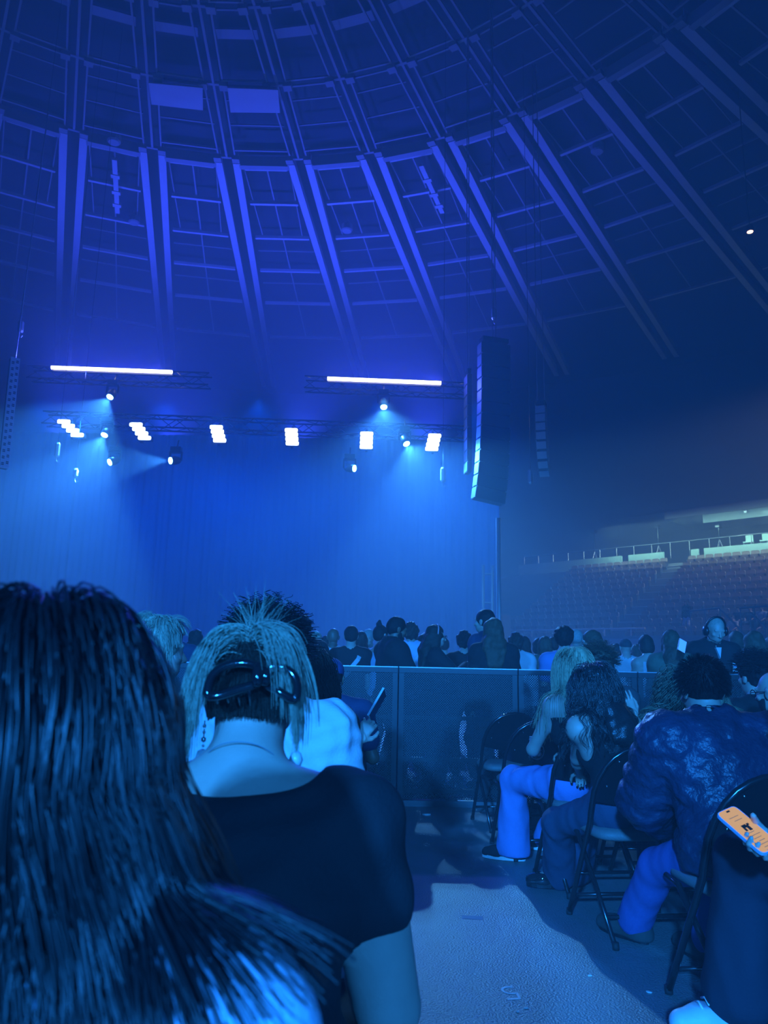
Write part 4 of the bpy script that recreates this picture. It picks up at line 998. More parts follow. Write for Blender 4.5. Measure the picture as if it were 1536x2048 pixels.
def crowd_hair(female, pose, style):
    k = ('hair', female, pose, style)
    if k in TPL: return TPL[k]
    J = crowd_J(female, pose); f = lambda x, y, z: J['hc'] + J['Rh'] @ _a((x, y, z)); an = (1, 1, 0.15); amp, fr, h = 0.004, 90, 0.0085; cuts = []
    if style == 'buzz': P = cap_prims(J, 0.003); amp = 0.001
    elif style == 'short': P = cap_prims(J, 0.012); amp = 0.005; an = (1, 1, 1)
    elif style == 'afro': P = cap_prims(J, 0.024) + [hprim(J, (0, -0.03, 0.055), (0.108, 0.108, 0.095))]; amp, fr, an = 0.010, 130, (1, 1, 1)
    elif style == 'curly': P = cap_prims(J, 0.020) + [hprim(J, (0, -0.03, 0.02), (0.10, 0.10, 0.11))]; amp, fr, an = 0.016, 110, (1, 1, 1)
    elif style == 'bob': P = cap_prims(J, 0.014) + [hprim(J, (0, -0.035, -0.035), (0.092, 0.078, 0.092))]
    elif style == 'bun': P = cap_prims(J, 0.008) + [hprim(J, (0.0, -0.045, 0.135), (0.036, 0.036, 0.034), 0.012), hprim(J, (0.014, -0.05, 0.165), (0.022, 0.022, 0.026), 0.01)]
    elif style in ('long', 'wavy'):
        low = J['chest'] + _a((0, -0.125, -0.02 if style == 'long' else 0.06))
        w = 0.0 if style == 'long' else 0.022
        P = cap_prims(J, 0.014) + [cone(f(0, -0.045, 0.0), J['neck'] + _a((0, -0.085, 0.02)), 0.086 + w * 0.4, 0.090 + w, 0.04, ((0, 1, 0), 0.72)), cone(J['neck'] + _a((0, -0.085, 0.02)), low, 0.090 + w, 0.070 + w, 0.04, ((0, 1, 0), 0.42))]
        for sg in (-1, 1): P.append(cone(f(sg * 0.062, 0.0, 0.0), J['neck'] + _a((sg * (0.085 + w), -0.01, -0.04)), 0.038, 0.034 + w * 0.5, 0.03))
        amp, fr = (0.006, 120) if style == 'long' else (0.016, 75); an = (1, 1, 0.12) if style == 'long' else (1, 1, 0.5)
    elif style == 'cap':
        P = [hprim(J, (0, -0.012, 0.045), (0.086, 0.104, 0.088))]; cuts = [(f(0, 0, 0.018), J['Rh'] @ _a((0, 0.12, -1)))]; amp = 0.001
    V, Q = sdf_mesh(P, h, cuts, lambda P_: folds(P_, amp, fr, 17, an)); TPL[k] = np_mesh('hair', V, Q, H_DARK); return TPL[k]
CC = {}
def ccloth(name, c, **kw): return cloth('cloth_' + name, c, **kw)
K_BLACK = ccloth('black', (0.018, 0.018, 0.02)); K_NAVY = ccloth('navy', (0.035, 0.05, 0.11)); K_WHITE = ccloth('white', (0.62, 0.62, 0.64)); K_BLUE = ccloth('mid_blue', (0.16, 0.24, 0.50))
K_GREY = ccloth('grey', (0.20, 0.20, 0.21)); K_DGREY = ccloth('dark_grey', (0.07, 0.07, 0.075)); K_PALE = ccloth('pale_blue', (0.5, 0.58, 0.75)); K_OLIVE = ccloth('olive', (0.12, 0.13, 0.09)); K_DENIM = ccloth('denim', (0.10, 0.15, 0.30)); K_DDENIM = ccloth('dark_denim', (0.04, 0.055, 0.10))
def crowd(x, ytop, d, female, pose, top, tm, style, hm, rz, label, skin=None, legs=None, group='standing crowd behind the barrier'):
    J = crowd_J(female, pose); ztop = at_depth(x, ytop, d)[2]; up = {'afro': 0.158, 'bun': 0.19, 'cap': 0.136, 'buzz': 0.122}.get(style, 0.134)
    zt = (J['hc'] + J['Rh'] @ _a((0, -0.02, up)))[2]; sc = ztop / zt
    if sc < 0.90 or sc > 1.10:
        # move along the sight line until the height is a person's
        want = min(max(sc, 0.90), 1.10) * zt
        lo_, hi_ = 4.8, 16.0
        for _ in range(30):
            mid = (lo_ + hi_) / 2
            if at_depth(x, ytop, mid)[2] < want: lo_ = mid
            else: hi_ = mid
        d = max(mid, BAR_Y + 0.45); sc = at_depth(x, ytop, d)[2] / zt
    if d < BAR_Y + 0.5 and group.startswith('standing'):
        d = BAR_Y + 0.5; sc = min(at_depth(x, ytop, d)[2] / zt, 1.12)
    T = at_depth(x, ytop, d); h = rotm(rz) @ J['hc'] * sc
    t = thing('person', label, 'person', (T[0] - h[0], T[1] - h[1], 0), rz, group); t.scale = (sc, sc, sc)
    o = link('body', crowd_body(female, pose), t); set_mat(o, skin or SKIN)
    o = link('top', crowd_top(female, pose, top), t); set_mat(o, tm)
    lg, sh = crowd_legs(female, pose); o = link('trousers', lg, t); set_mat(o, legs or K_DDENIM)
    for s_ in sh: link('shoe', s_, t)
    o = link('cap' if style == 'cap' else 'hair', crowd_hair(female, pose, style), t); set_mat(o, hm)
    if style == 'cap':
        pass
    return t, J
W90 = math.pi / 2
CROWD = [
 (357, 1243, 7.2, 0, 'down', 'tee', K_NAVY, 'buzz', H_DARK, 0.1, 'close-cropped man standing left of the claw clip hair, dark shirt', SKIN_D),
 (394, 1258, 8.0, 1, 'down', 'jacket', K_BLACK, 'wavy', H_DARK, 0.0, 'dark wavy haired woman beside the close-cropped man at left'),
 (432, 1260, 9.0, 0, 'down', 'tee', K_NAVY, 'curly', H_DARK, 0.0, 'curly dark head peeking over the claw clip hair at left'),
 (455, 1250, 9.6, 0, 'down', 'tee', K_DGREY, 'short', H_DARK, 0.2, 'short dark head left behind the big curly hair'),
 (333, 1256, 9.2, 0, 'down', 'tee', K_DGREY, 'short', H_DARK, 0.0, 'half hidden dark head between the blond man and the close-cropped man'),
 (607, 1230, 7.0, 0, 'down', 'jacket', K_BLACK, 'short', H_DARK, 0.0, 'tall man in shiny black jacket right of the big curly hair', SKIN_D),
 (632, 1262, 10.0, 1, 'down', 'tee', K_GREY, 'bob', H_ASH, 0.0, 'small light haired woman just right of the black jacket'),
 (652, 1271, 11.6, 1, 'down', 'tee', K_PALE, 'bob', H_DARK, 0.0, 'distant small head left of the shaven head'),
 (667, 1257, 9.8, 0, 'down', 'tee', K_WHITE, 'buzz', SKIN_D, 0.0, 'shaven headed man in pale shirt looking right', SKIN_D),
 (703, 1251, 8.6, 0, 'down', 'tee', K_BLACK, 'short', H_BLACK, 0.0, 'man with short black hair and pale collar under dark straps'),
 (722, 1262, 10.0, 1, 'down', 'tee', K_GREY, 'long', H_DARK, 0.0, 'dark long haired woman behind the dark strap man'),
 (737, 1258, 10.8, 0, 'front', 'tee', K_PALE, 'short', H_GREY, math.pi * 0.9, 'grey haired man facing us left of the bun'),
 (764, 1240, 8.6, 1, 'down', 'tank', K_PALE, 'bun', H_BLACK, -0.9, 'woman with high black hair bun and pale top'),
 (795, 1233, 6.9, 0, 'front', 'coat', K_BLACK, 'short', H_BLACK, -1.25, 'bearded man in black coat looking right, against the sky blue', SKIN_D),
 (822, 1245, 9.2, 0, 'down', 'jacket', K_PALE, 'curly', H_DARK, 0.0, 'man with full dark hair and pale strap behind the bearded man'),
 (835, 1272, 11.0, 1, 'down', 'tee', K_WHITE, 'bob', H_DARK, 0.0, 'tiny distant head with pale collar right of the full dark hair'),
 (872, 1250, 7.2, 1, 'hold', 'jacket', K_BLACK, 'wavy', H_DARK, -1.35, 'woman with headband and glasses in profile holding up a drink'),
 (850, 1266, 9.0, 1, 'down', 'tee', K_DGREY, 'wavy', H_DARK, 0.0, 'dark head half hidden left of the headband woman'),
 (888, 1276, 8.2, 0, 'down', 'tee', K_WHITE, 'short', H_DARK, 0.0, 'person in white shirt seen between headband woman and the drink'),
 (928, 1262, 7.6, 1, 'down', 'tee', K_BLACK, 'curly', H_BLACK, 0.0, 'round black curly head between the drink and the tall man'),
 (968, 1218, 7.85, 0, 'down', 'jacket', K_NAVY, 'short', H_BLACK, 0.9, 'tallest man in the crowd, dark hair, dark jacket, looking left'),
 (986, 1236, 6.75, 1, 'down', 'jacket', K_BLACK, 'wavy', H_BROWN, 0.0, 'woman with long wavy hair over a black jacket with pale stripe'),
 (1031, 1266, 7.9, 1, 'down', 'jacket', K_WHITE, 'curly', H_DARK, 0.0, 'short curly head over a white shirt right of the wavy hair'),
 (1047, 1272, 8.6, 1, 'down', 'tee', K_GREY, 'long', H_DARK, 0.0, 'dark straight hair just behind the white shirt'),
 (1076, 1276, 10.4, 1, 'down', 'tee', K_PALE, 'bob', H_DARK, 0.0, 'small dark bob with pale shoulder left of the blue tee man'),
 (1089, 1272, 8.1, 1, 'down', 'tee', K_OLIVE, 'long', H_BROWN, 0.0, 'brown long haired woman directly left of the blue tee man'),
 (1106, 1273, 10.0, 0, 'down', 'tee', K_DGREY, 'short', H_DARK, 0.0, 'dark head peeking right of the brown long hair'),
 (1128, 1250, 7.0, 0, 'down', 'tee', K_BLUE, 'afro', H_BLACK, -0.35, 'man with rounded afro hair in a plain blue T-shirt'),
 (1153, 1259, 8.4, 0, 'front', 'tee', K_DGREY, 'buzz', H_GREY, -0.5, 'short grey haired head right beside the afro'),
 (1182, 1260, 7.5, 1, 'front', 'tee', K_GREY, 'long', H_BROWN, 1.3, 'long haired woman in profile facing left above the blonde hair'),
 (1231, 1287, 7.6, 1, 'front', 'tee', K_BLACK, 'bob', H_DARK, 0.2, 'dark bob over a black top with pale neckline at right'),
 (1250, 1277, 8.6, 0, 'down', 'tee', K_WHITE, 'cap', K_DGREY, 0.0, 'person in backwards cap and white shirt with dark strap'),
 (1272, 1288, 9.4, 1, 'down', 'tee', K_GREY, 'long', H_BROWN, 0.0, 'small light haired head left of the white tank top'),
 (1290, 1270, 7.3, 1, 'front', 'tank', K_WHITE, 'bob', H_DARK, 0.15, 'woman with dark bob and bare arms in a white tank top'),
 (1341, 1260, 7.0, 1, 'front', 'jacket', K_OLIVE, 'long', H_BROWN, -0.3, 'woman with very long straight hair holding a lit pale phone'),
 (1374, 1283, 9.2, 1, 'down', 'tee', K_BLACK, 'bob', H_DARK, 0.0, 'dark small head left of the headphone man shoulder'),
 (1470, 1262, 9.6, 1, 'down', 'tee', K_PALE, 'bob', H_BROWN, 0.0, 'small brown haired head right of the headphone man'),
 (1504, 1262, 7.4, 1, 'down', 'tank', K_PALE, 'wavy', H_BROWN, 0.1, 'brown wavy haired woman with pale neckline near the right edge'),
 (1541, 1272, 8.4, 1, 'down', 'tee', K_PALE, 'bob', H_BROWN, 0.0, 'person in pale top cut by the right edge of view'),
]
CR = [crowd(*c) for c in CROWD]
def crowd_part(i, mb, name, m, smooth=True): return mb.obj(name, m, CR[i][0], smooth)
CI = {c[10]: i for i, c in enumerate(CROWD)}
def cidx(s): return next(i for l, i in CI.items() if s in l)
# accessories of the crowd ---------------------------------------
i = cidx('headband'); t, J = CR[i]; f = lambda x, y, z: J['hc'] + J['Rh'] @ _a((x, y, z))
m = MB(); m.tube([f(0.094 * math.cos(a), -0.005 + 0.02 * math.sin(a), 0.03 + 0.108 * math.sin(a)) for a in np.linspace(0, math.pi, 15)], 0.008, 6); crowd_part(i, m, 'headband', mat('headband_pink', (0.7, 0.35, 0.4), 0.6))
def glasses(t, J, mt):
    f = lambda x, y, z: J['hc'] + J['Rh'] @ _a((x, y, z)) * J['s']; m = MB()
    for s in (-1, 1):
        m.tube([f(s * 0.032 + 0.024 * math.cos(a), 0.108, 0.004 + 0.019 * math.sin(a)) for a in np.linspace(0, 2 * math.pi, 16, endpoint=False)], 0.0028, 5, closed=True)
        m.tube([f(s * 0.056, 0.106, 0.008), f(s * 0.082, 0.06, 0.008), f(s * 0.086, -0.01, 0.006)], 0.0025, 5)
    m.tube([f(-0.009, 0.110, 0.008), f(0.009, 0.110, 0.008)], 0.0025, 5); return m.obj('glasses', mt, t)
glasses(t, J, M_black)
# her drink and wristband
sc = t.scale[0]; Wp = Vector(t.location) + Vector(rotm(CROWD[i][9]) @ (J['wr'] + _a((-0.02, 0.07, 0.055))) * sc)
cu = thing('drink_cup', 'clear cup with straw held up by the headband woman', 'cup', Wp)
m = MB(); m.lathe([(0.030, -0.05), (0.040, 0.06), (0.041, 0.064), (0.038, 0.06)], 14); m.obj('cup', mat('cup_plastic', (0.75, 0.85, 0.85), 0.2), cu, True)
m = MB(); m.tube([(0, 0, 0.03), (0.015, 0.0, 0.12)], 0.0035, 6); m.obj('straw', M_paper, cu)
m = MB(); q = J['wr'] - nrm(J['wr'] - J['er']) * 0.03; dd = nrm(J['wr'] - J['er']); xx = nrm(np.cross(dd, (0, 0, 1))); yy = np.cross(dd, xx)
m.tube([q + (xx * math.cos(a) + yy * math.sin(a)) * 0.036 for a in np.linspace(0, 6.283, 14, endpoint=False)], 0.008, 6, closed=True); crowd_part(i, m, 'wristband', mat('band_pink', (0.9, 0.25, 0.55), 0.5))
# beard of the man in the coat
i = cidx('bearded'); t, J = CR[i]; hair_shell(t, [hprim(J, (0, 0.050, -0.078), (0.050, 0.046, 0.036), 0.02), hprim(J, (-0.05, 0.02, -0.05), (0.016, 0.03, 0.04), 0.02), hprim(J, (0.05, 0.02, -0.05), (0.016, 0.03, 0.04), 0.02)], H_BLACK, 0.007, 0.003, 160, 4, (1, 1, 1), name='beard')
m = MB(); m.lathe([(0.012, 0), (0.010, 0.004)], 8, J['chest'] + _a((0.12, 0.12, 0.08))); crowd_part(i, m, 'pin', M_steel)
# phone of the long haired woman
i = cidx('very long straight'); t, J = CR[i]
p = Vector(at_depth(1364, 1292, CROWD[i][2] - 0.05)); ph = thing('phone', 'lit phone held by the very long haired woman', 'phone', p)
m = MB(); R = Matrix.Rotation(0.5, 3, 'Y') @ Matrix.Rotation(-0.6, 3, 'X'); m.box((0, 0, 0), (0.075, 0.009, 0.15), R); m.obj('phone_body', M_black, ph)
m = MB(); m.box(R @ Vector((0, -0.0055, 0)), (0.068, 0.002, 0.14), R); m.obj('screen', mat('screen_blue', (0.1, 0.4, 0.9), emit=(0.12, 0.55, 1.0), estr=0.5), ph)
# straps
def strap(i, pts, w, m_):
    t, J = CR[i]; m = MB()
    for a, b in zip(pts[:-1], pts[1:]): m.bar(a, b, w, 0.012, up=(0, 1, 0.2))
    return m.obj('strap', m_, t)
for s_, mm in (('pale collar', K_WHITE), ('backwards cap', K_DGREY), ('full dark hair', K_WHITE)):
    i = cidx(s_); J = CR[i][1]; n_ = J['neck']
    strap(i, [n_ + _a((0.13, 0.0, 0.005)), n_ + _a((0.10, -0.12, -0.10)), n_ + _a((-0.06, -0.15, -0.30))], 0.05, mm)
# ------------------------------------------------------------------ seated people in front of the barrier
def W2L(t, p):
    R = rotm(t.rotation_euler[2]); return R.T @ (_a(p) - _a(t.location))
def seat_person(head_px, depth, rotz, label, arms=None, legs=None, chair_label=None, chair_rot=None, **kw):
    """arms / legs: dict of wrist and ankle targets in world space"""
    J = fit_tl(head_px, depth, seated=True, seat=0.462, **kw); t = person_root(J, head_px, depth, rotz, label, 'seated people')
    ex = {}
    for k, p in {**(arms or {}), **(legs or {})}.items():
        ex[k] = W2L(t, p) if k in ('wr', 'wl', 'ar', 'al') else rotm(rotz).T @ _a(p)
    if ex:
        s0 = {**kw, **ex}; J2 = fit_tl(head_px, depth, seated=True, seat=0.462, **s0); J = J2
    if chair_label:
        cr = rotz if chair_rot is None else chair_rot; chair(t.location, cr, chair_label)
    return t, J
def trunk_col(J, e=0.02): return head_col(J, 0.002) + grow(body_prims(J), e, ('torso', 'shoulder', 'neck', 'uparm', 'pelvis'))
def collar(t, name, J, r, w, m, dz=0.0, tilt=0.0, hgt=1.0):
    n_ = J['neck'] + J['u'] * dz; f, u, rx = J['fw'], J['u'], J['rx']; mb = MB()
    mb.tube([n_ + rx * r * math.cos(a) + f * r * 0.95 * math.sin(a) + u * tilt * math.sin(a) for a in np.linspace(0, 2 * math.pi, 24, endpoint=False)], w, 8, closed=True); return mb.obj(name, m, t, True)

# --- nearest woman with long black hair --------------------------------------------------
t, J = seat_person((52, 1494), 0.68, 0.05, 'woman with long straight black hair, nearest at left, in a light blue shirt', female=True, s=0.95, lean=0.24, pitch=0.10, sh=0.180,
                   chair_label='black folding chair under the nearest long haired woman')
body_obj(t, J, SKIN, 0.011, hands=[bone_hand(J, 'r', 0.6, (0, 0, -1)), bone_hand(J, 'l', 0.6, (0, 0, -1))])
K_LIGHT = ccloth('light_blue_shirt', (0.55, 0.72, 0.90))
garment(t, 'shirt', top_prims(J, 0.014, 0.7), K_LIGHT, 0.008, [((0, 0, 0.50), (0, 0, -1))], 0.006, 45, 3)
m = MB(); S_, E_ = J['sr'], J['er']; bk_ = -J['fw']
m.tube([S_ + (E_ - S_) * q + bk_ * (0.083 - 0.012 * q) + J['rx'] * 0.012 + J['u'] * (0.02 * (1 - q)) for q in np.linspace(0.0, 0.68, 10)], 0.004, 6); m.obj('sleeve_seam', K_LIGHT, t, True)
garment(t, 'trousers', leg_prims(J), K_DDENIM, 0.014, [((0, 0, 0.70), (0, 0, 1))], 0.006, 40, 4); shoes(t, J, M_black)
col = trunk_col(J, 0.016); rt, nm, v = scalp_points(J, 2500, 5, zmin=-0.3)
side = np.where(v[:, :1] + 0.05 * np.random.default_rng(1).normal(size=(len(v), 1)) > 0.0, 1.0, -1.0)
dr = hair_dirs(nm, side[:, 0], np.where((v[:, 1] > -0.2) & (v[:, 2] > 0.1), -3.0, -0.9), 0.0, 0.30)
rg = np.random.default_rng(8); P = grow_hair(rt, dr, rt[:, 2] - J['hc'][2] + np.where(v[:, 0] > 0.15, 0.185, 0.30) + 0.08 * rg.random(len(rt)) + 0.03 * (v[:, 1] > 0), 18, col, grav=26.0, margin=0.006, layer=0.020, wave=0.006, wfreq=7.0, clump=0.38, ncl=120, seed=2)
P[..., 0] += 0.45 * np.maximum(J['hc'][2] - 0.02 - P[..., 2], 0) * np.clip(v[:, :1] * 1.5 + 0.1, 0, 1) ** 1.5; H_SHINE = mat('hair_black_glossy', (0.009, 0.009, 0.011), 0.38, spec=0.7)
strand_obj(t, P, H_SHINE, 0.0014, 0.0007)
hair_shell(t, cap_prims(J, 0.013), H_SHINE, 0.009, 0.002, 130, 3, (1, 1, 0.06), name='hair_underlayer')

# --- woman with the claw clip ------------------------------------------------------------
hp = (508, 1402)
t, J = seat_person(hp, 1.46, 0.0, 'woman with ash blond hair twisted up in a black claw clip, black top', arms=dict(wr=at_depth(712, 1840, 1.62), wl=at_depth(330, 1840, 1.62), pr=(0.35, -0.6, -1), pl=(-0.35, -0.6, -1)), female=True, s=1.0, lean=0.36, pitch=0.30, nkr=1.22,
                   sh=0.200, arm=1.42, neckf=0.15, headf=0.015, chair_label='black folding chair of the claw clip woman, its back edge showing below her')
body_obj(t, J, SKIN, 0.012, fat=0.03, fine=0.0075, hands=[bone_hand(J, 'r', 0.9, (-0.6, 0.2, 0.6)), bone_hand(J, 'l', 0.9, (0.6, 0.2, 0.6))])
nk, u, f_ = J['neck'], J['u'], J['fw']
garment(t, 'top', top_prims(J, 0.012, 0.40, fat=0.03, sl_e=0.018, hole=0) + [ell(nk + u * 0.055 - f_ * 0.02, (0.150, 0.15, 0.062), None, 0.01, sub=True)], ccloth('black_top', (0.022, 0.022, 0.026), rough=0.8), 0.0075, [((0, 0, 0.52), (0, 0, -1))], 0.008, 62, 21, (0.5, 0.5, 1))
garment(t, 'trousers', leg_prims(J), K_BLACK, 0.014, [((0, 0, 0.72), (0, 0, 1))], 0.006, 40, 4); shoes(t, J, M_black)
m = MB(); m.tube([nk + u * (0.040 - 0.03 * math.sin(a)) + J['rx'] * 0.068 * math.cos(a) + f_ * 0.070 * math.sin(a) - f_ * 0.000 for a in np.linspace(0, 2 * math.pi, 40, endpoint=False)], 0.0010, 5, closed=True); m.obj('necklace', mat('thin_cord', (0.25, 0.25, 0.27), 0.4), t)
Rh, hc = J['Rh'], J['hc']; hf = lambda x, y, z: hc + Rh @ _a((x, y, z))
for s in (-1, 1):
    m = MB(); p0 = hf(s * 0.086, -0.008, -0.040); m.tube([p0, p0 + _a((0, 0, -0.035))], 0.0012, 5)
    for q, r in ((0.010, 0.004), (0.021, 0.0035), (0.034, 0.0055), (0.045, 0.003)): m.lathe([(0.0005, r), (r * 0.8, r * 0.5), (r * 0.8, -r * 0.5), (0.0005, -r)], 8, p0 + _a((0, 0, -q)))
    er = m.obj('earring', mat('earring_metal', (0.5, 0.5, 0.5), 0.25, metal=0.8), t, True)
    c = p0 + _a((0, -0.002, -0.066)); m = MB(); m.lathe([(0.001, 0.016), (0.009, 0.012), (0.013, 0), (0.009, -0.012), (0.001, -0.016)], 14, c); m.obj('pendant', mat('pearl', (0.6, 0.6, 0.6), 0.25), er, True)
# hair: swept up from the nape, twisted, tips fanned over the clip
hair_shell(t, [hprim(J, (0, -0.016, 0.040), (0.078, 0.098, 0.084)), hprim(J, (0, -0.058, 0.005), (0.060, 0.050, 0.060), 0.02), hprim(J, (0, -0.085, 0.040), (0.052, 0.036, 0.060), 0.03)], H_DARK, 0.006, 0.003, 160, 9, (1, 0.3, 0.4), name='hair_underlayer')
rg = np.random.default_rng(31); N = 900
th = rg.uniform(-1.25, 1.25, N); start = np.stack([0.070 * np.sin(th), -0.055 - 0.045 * np.cos(th), -0.055 + 0.02 * rg.random(N)], 1)
end = np.stack([0.018 * np.sin(th) + 0.006 * rg.normal(size=N), -0.118 + 0.01 * rg.normal(size=N), 0.055 + 0.02 * rg.random(N)], 1)
tt = np.linspace(0, 1, 9)[None, :, None]; mid = (start + end) / 2 + np.stack([0.028 * np.sin(th), -0.022 - 0 * th, -0.005 + 0 * th], 1)
Pl = (1 - tt) ** 2 * start[:, None] + 2 * tt * (1 - tt) * mid[:, None] + tt ** 2 * end[:, None]
strand_obj(t, hc + Pl @ Rh.T, H_DARK, 0.0008, 0.0006, 'hair')
N = 1200; fan = np.sign(rg.uniform(-1, 1, N)) * (0.18 + 0.82 * rg.random(N)); rt = np.stack([0.030 * fan + 0.006 * rg.normal(size=N), -0.095 - 0.020 * rg.random(N) + 0.008 * rg.normal(size=N), 0.070 + 0.012 * rg.normal(size=N) + 0.012 * (1 - fan ** 2)], 1)
an = fan * 1.75 + 0.12 * rg.normal(size=N)
dr = np.stack([np.sin(an), -0.30 + 0.22 * rg.normal(size=N), np.cos(an) * 0.30 + 0.10 + 0.10 * rg.normal(size=N)], 1)
LN = (0.085 + 0.075 * np.abs(fan) ** 0.7) * (0.75 + 0.35 * rg.random(N)); LN = np.where(fan < 0, LN * 1.62, LN * 1.30)
P = grow_hair(hc + rt @ Rh.T, dr @ Rh.T, LN, 14, [hprim(J, (0, -0.02, 0.040), (0.080, 0.100, 0.088))], grav=24.0, margin=0.003, layer=0.012, clump=0.55, ncl=110, seed=12, wave=0.003, wfreq=5)
strand_obj(t, P, H_ASH, 0.0010, 0.0003, 'hair_tips')
N = 70; rt = np.stack([0.012 * rg.normal(size=N), -0.06 + 0.03 * rg.normal(size=N), 0.108 + 0 * np.arange(N)], 1); dr = np.stack([0.55 * rg.normal(size=N) + 0.15, -0.2 + 0.3 * rg.normal(size=N), 1.0 + 0 * np.arange(N)], 1)
strand_obj(t, grow_hair(hc + rt @ Rh.T, dr @ Rh.T, 0.05 + 0.05 * rg.random(N), 8, [], grav=4, seed=5), H_ASH, 0.0005, 0.0002, 'flyaway_hair')
# claw clip: two curved plastic loops with teeth
M_clip = mat('clip_plastic', (0.01, 0.01, 0.012), 0.08, spec=1.0); B = _a((-0.010, -0.163, -0.006))
loop = [(-0.040, -0.020), (-0.036, 0.004), (-0.018, 0.022), (0.010, 0.030), (0.036, 0.026), (0.044, 0.012), (0.036, -0.004), (0.008, -0.016), (-0.020, -0.028), (-0.036, -0.030)]
def smooth_loop(L, n=4):
    L = _a(L); out = []
    for i in range(len(L)):
        p0, p1, p2, p3 = L[i - 1], L[i], L[(i + 1) % len(L)], L[(i + 2) % len(L)]
        for k in range(n):
            q = k / n; out.append(0.5 * ((2 * p1) + (-p0 + p2) * q + (2 * p0 - 5 * p1 + 4 * p2 - p3) * q * q + (-p0 + 3 * p1 - 3 * p2 + p3) * q ** 3))
    return out
cl = thing('claw_clip', 'glossy black claw clip holding the twisted ash blond hair', 'hair clip', Vector(t.location) + Vector(rotm(0) @ hf(*B)))
m = MB(); m.tube([Rh @ _a((x, 0.35 * x * 0.3 + 0.004 * math.sin(30 * x), z)) for x, z in smooth_loop(loop)], 0.0080, 8, closed=True); m.obj('left_jaw', M_clip, cl, True)
m = MB(); m.tube([Rh @ _a((x * 0.7 + 0.078, 0.016 + 0.02 * abs(x) * 3, z * 0.9 + 0.002)) for x, z in smooth_loop([(-x, z) for x, z in loop])], 0.0080, 8, closed=True); m.obj('right_jaw', M_clip, cl, True)
m = MB(); m.tube([Rh @ _a((0.040, -0.004, z)) for z in np.linspace(-0.012, 0.030, 6)], [0.006, 0.010, 0.011, 0.011, 0.010, 0.006], 10); m.tube([Rh @ _a((0.052, 0.004, z)) for z in np.linspace(-0.008, 0.026, 6)], [0.006, 0.010, 0.012, 0.012, 0.010, 0.006], 10); m.obj('hinge', M_clip, cl, True)
for k in range(4):
    m = MB(); x = -0.028 + 0.018 * k; m.tube([Rh @ _a((x, 0.0, -0.022 + 0.004 * k)), Rh @ _a((x, 0.018, -0.034 + 0.004 * k)), Rh @ _a((x, 0.034, -0.034))], [0.004, 0.003, 0.0015], 6); m.obj('tooth', M_clip, cl, True)

# --- man with curly hair in the white tee ------------------------------------------------
t, J = seat_person((533, 1318), 2.58, 0.0, 'man with big dark curly hair in a white T-shirt, in front of the claw clip', s=1.04, lean=0.12, pitch=0.10, sh=0.225, arm=1.2,
                   chair_label='black folding chair of the curly haired man in the white tee')
body_obj(t, J, SKIN, 0.012, hands=[bone_hand(J, 'r', 0.7, (0, 0, -1)), bone_hand(J, 'l', 0.7, (0, 0, -1))])
garment(t, 'tee', top_prims(J, 0.018, 0.72, sl_e=0.020, fat=0.02), K_WHITE, 0.0075, [((0, 0, 0.52), (0, 0, -1))], 0.013, 62, 6, (1, 1, 0.5))
garment(t, 'trousers', leg_prims(J), K_DDENIM, 0.015, [((0, 0, 0.72), (0, 0, 1))], 0.006, 40, 4); shoes(t, J, M_black)
def curly(t, J, n, L, r, curl, m, e=0.02, seed=3, zmin=-0.1, grav=1.0, cf=26, nseg=22, r0=0.0016):
    rt, nm, v = scalp_points(J, n, seed, zmin=zmin); rg = np.random.default_rng(seed)
    P = grow_hair(rt, nm + 0.35 * rg.normal(size=nm.shape), L * (0.7 + 0.6 * rg.random(len(rt))), nseg, head_col(J, e * 0.3), grav=grav, margin=0.004, curl=curl, cfreq=cf, seed=seed); return strand_obj(t, P, m, r0, r0 * 0.6)
hair_shell(t, cap_prims(J, 0.022) + [hprim(J, (0, -0.02, 0.060), (0.100, 0.105, 0.078))], H_BLACK, 0.008, 0.012, 130, 3, (1, 1, 1), name='hair_underlayer')
curly(t, J, 650, 0.085, 0.1, 0.012, H_BLACK, grav=2.0, nseg=18, r0=0.0018)

# --- woman with long dark curls holding up a phone ---------------------------------------
t, J = seat_person((612, 1366), 3.40, -0.12, 'woman with long dark curls holding a phone up in her right hand', arms=dict(wr=at_depth(716, 1480, 3.38), pr=(0.15, -0.2, -1)), female=True, s=0.97, lean=0.06, pitch=0.12, sh=0.17,
                   chair_label='black folding chair of the woman holding up a phone')
RI = rotm(-0.12).T; hd = bone_hand(J, 'r', 0.8, RI @ _a((0.15, 0.97, 0.2)), d=RI @ (at_depth(744, 1440, 3.40) - at_depth(716, 1480, 3.38)), spread=0.4)
body_obj(t, J, SKIN, 0.011, hands=[hd, bone_hand(J, 'l', 0.7, (0, 0, -1))])
garment(t, 'top', top_prims(J, 0.014, 0.8), K_BLACK, 0.011, [((0, 0, 0.52), (0, 0, -1))], 0.006, 45, 3)
garment(t, 'trousers', leg_prims(J), K_DDENIM, 0.016, [((0, 0, 0.72), (0, 0, 1))]); shoes(t, J, M_black)
dd = nrm(J['wr'] - J['er']); xx = nrm(np.cross(dd, (0, 0, 1))); yy = np.cross(dd, xx)
for q in (0.10, 0.118):
    m = MB(); c = J['wr'] - dd * q * 0.8; m.tube([c + (xx * math.cos(a) + yy * math.sin(a)) * (0.033 + 0.06 * (q - 0.1)) for a in np.linspace(0, 6.283, 16, endpoint=False)], 0.0022, 5, closed=True); m.obj('bracelet', M_black, t)
rt, nm, v = scalp_points(J, 680, 15, zmin=-0.3); rg = np.random.default_rng(4)
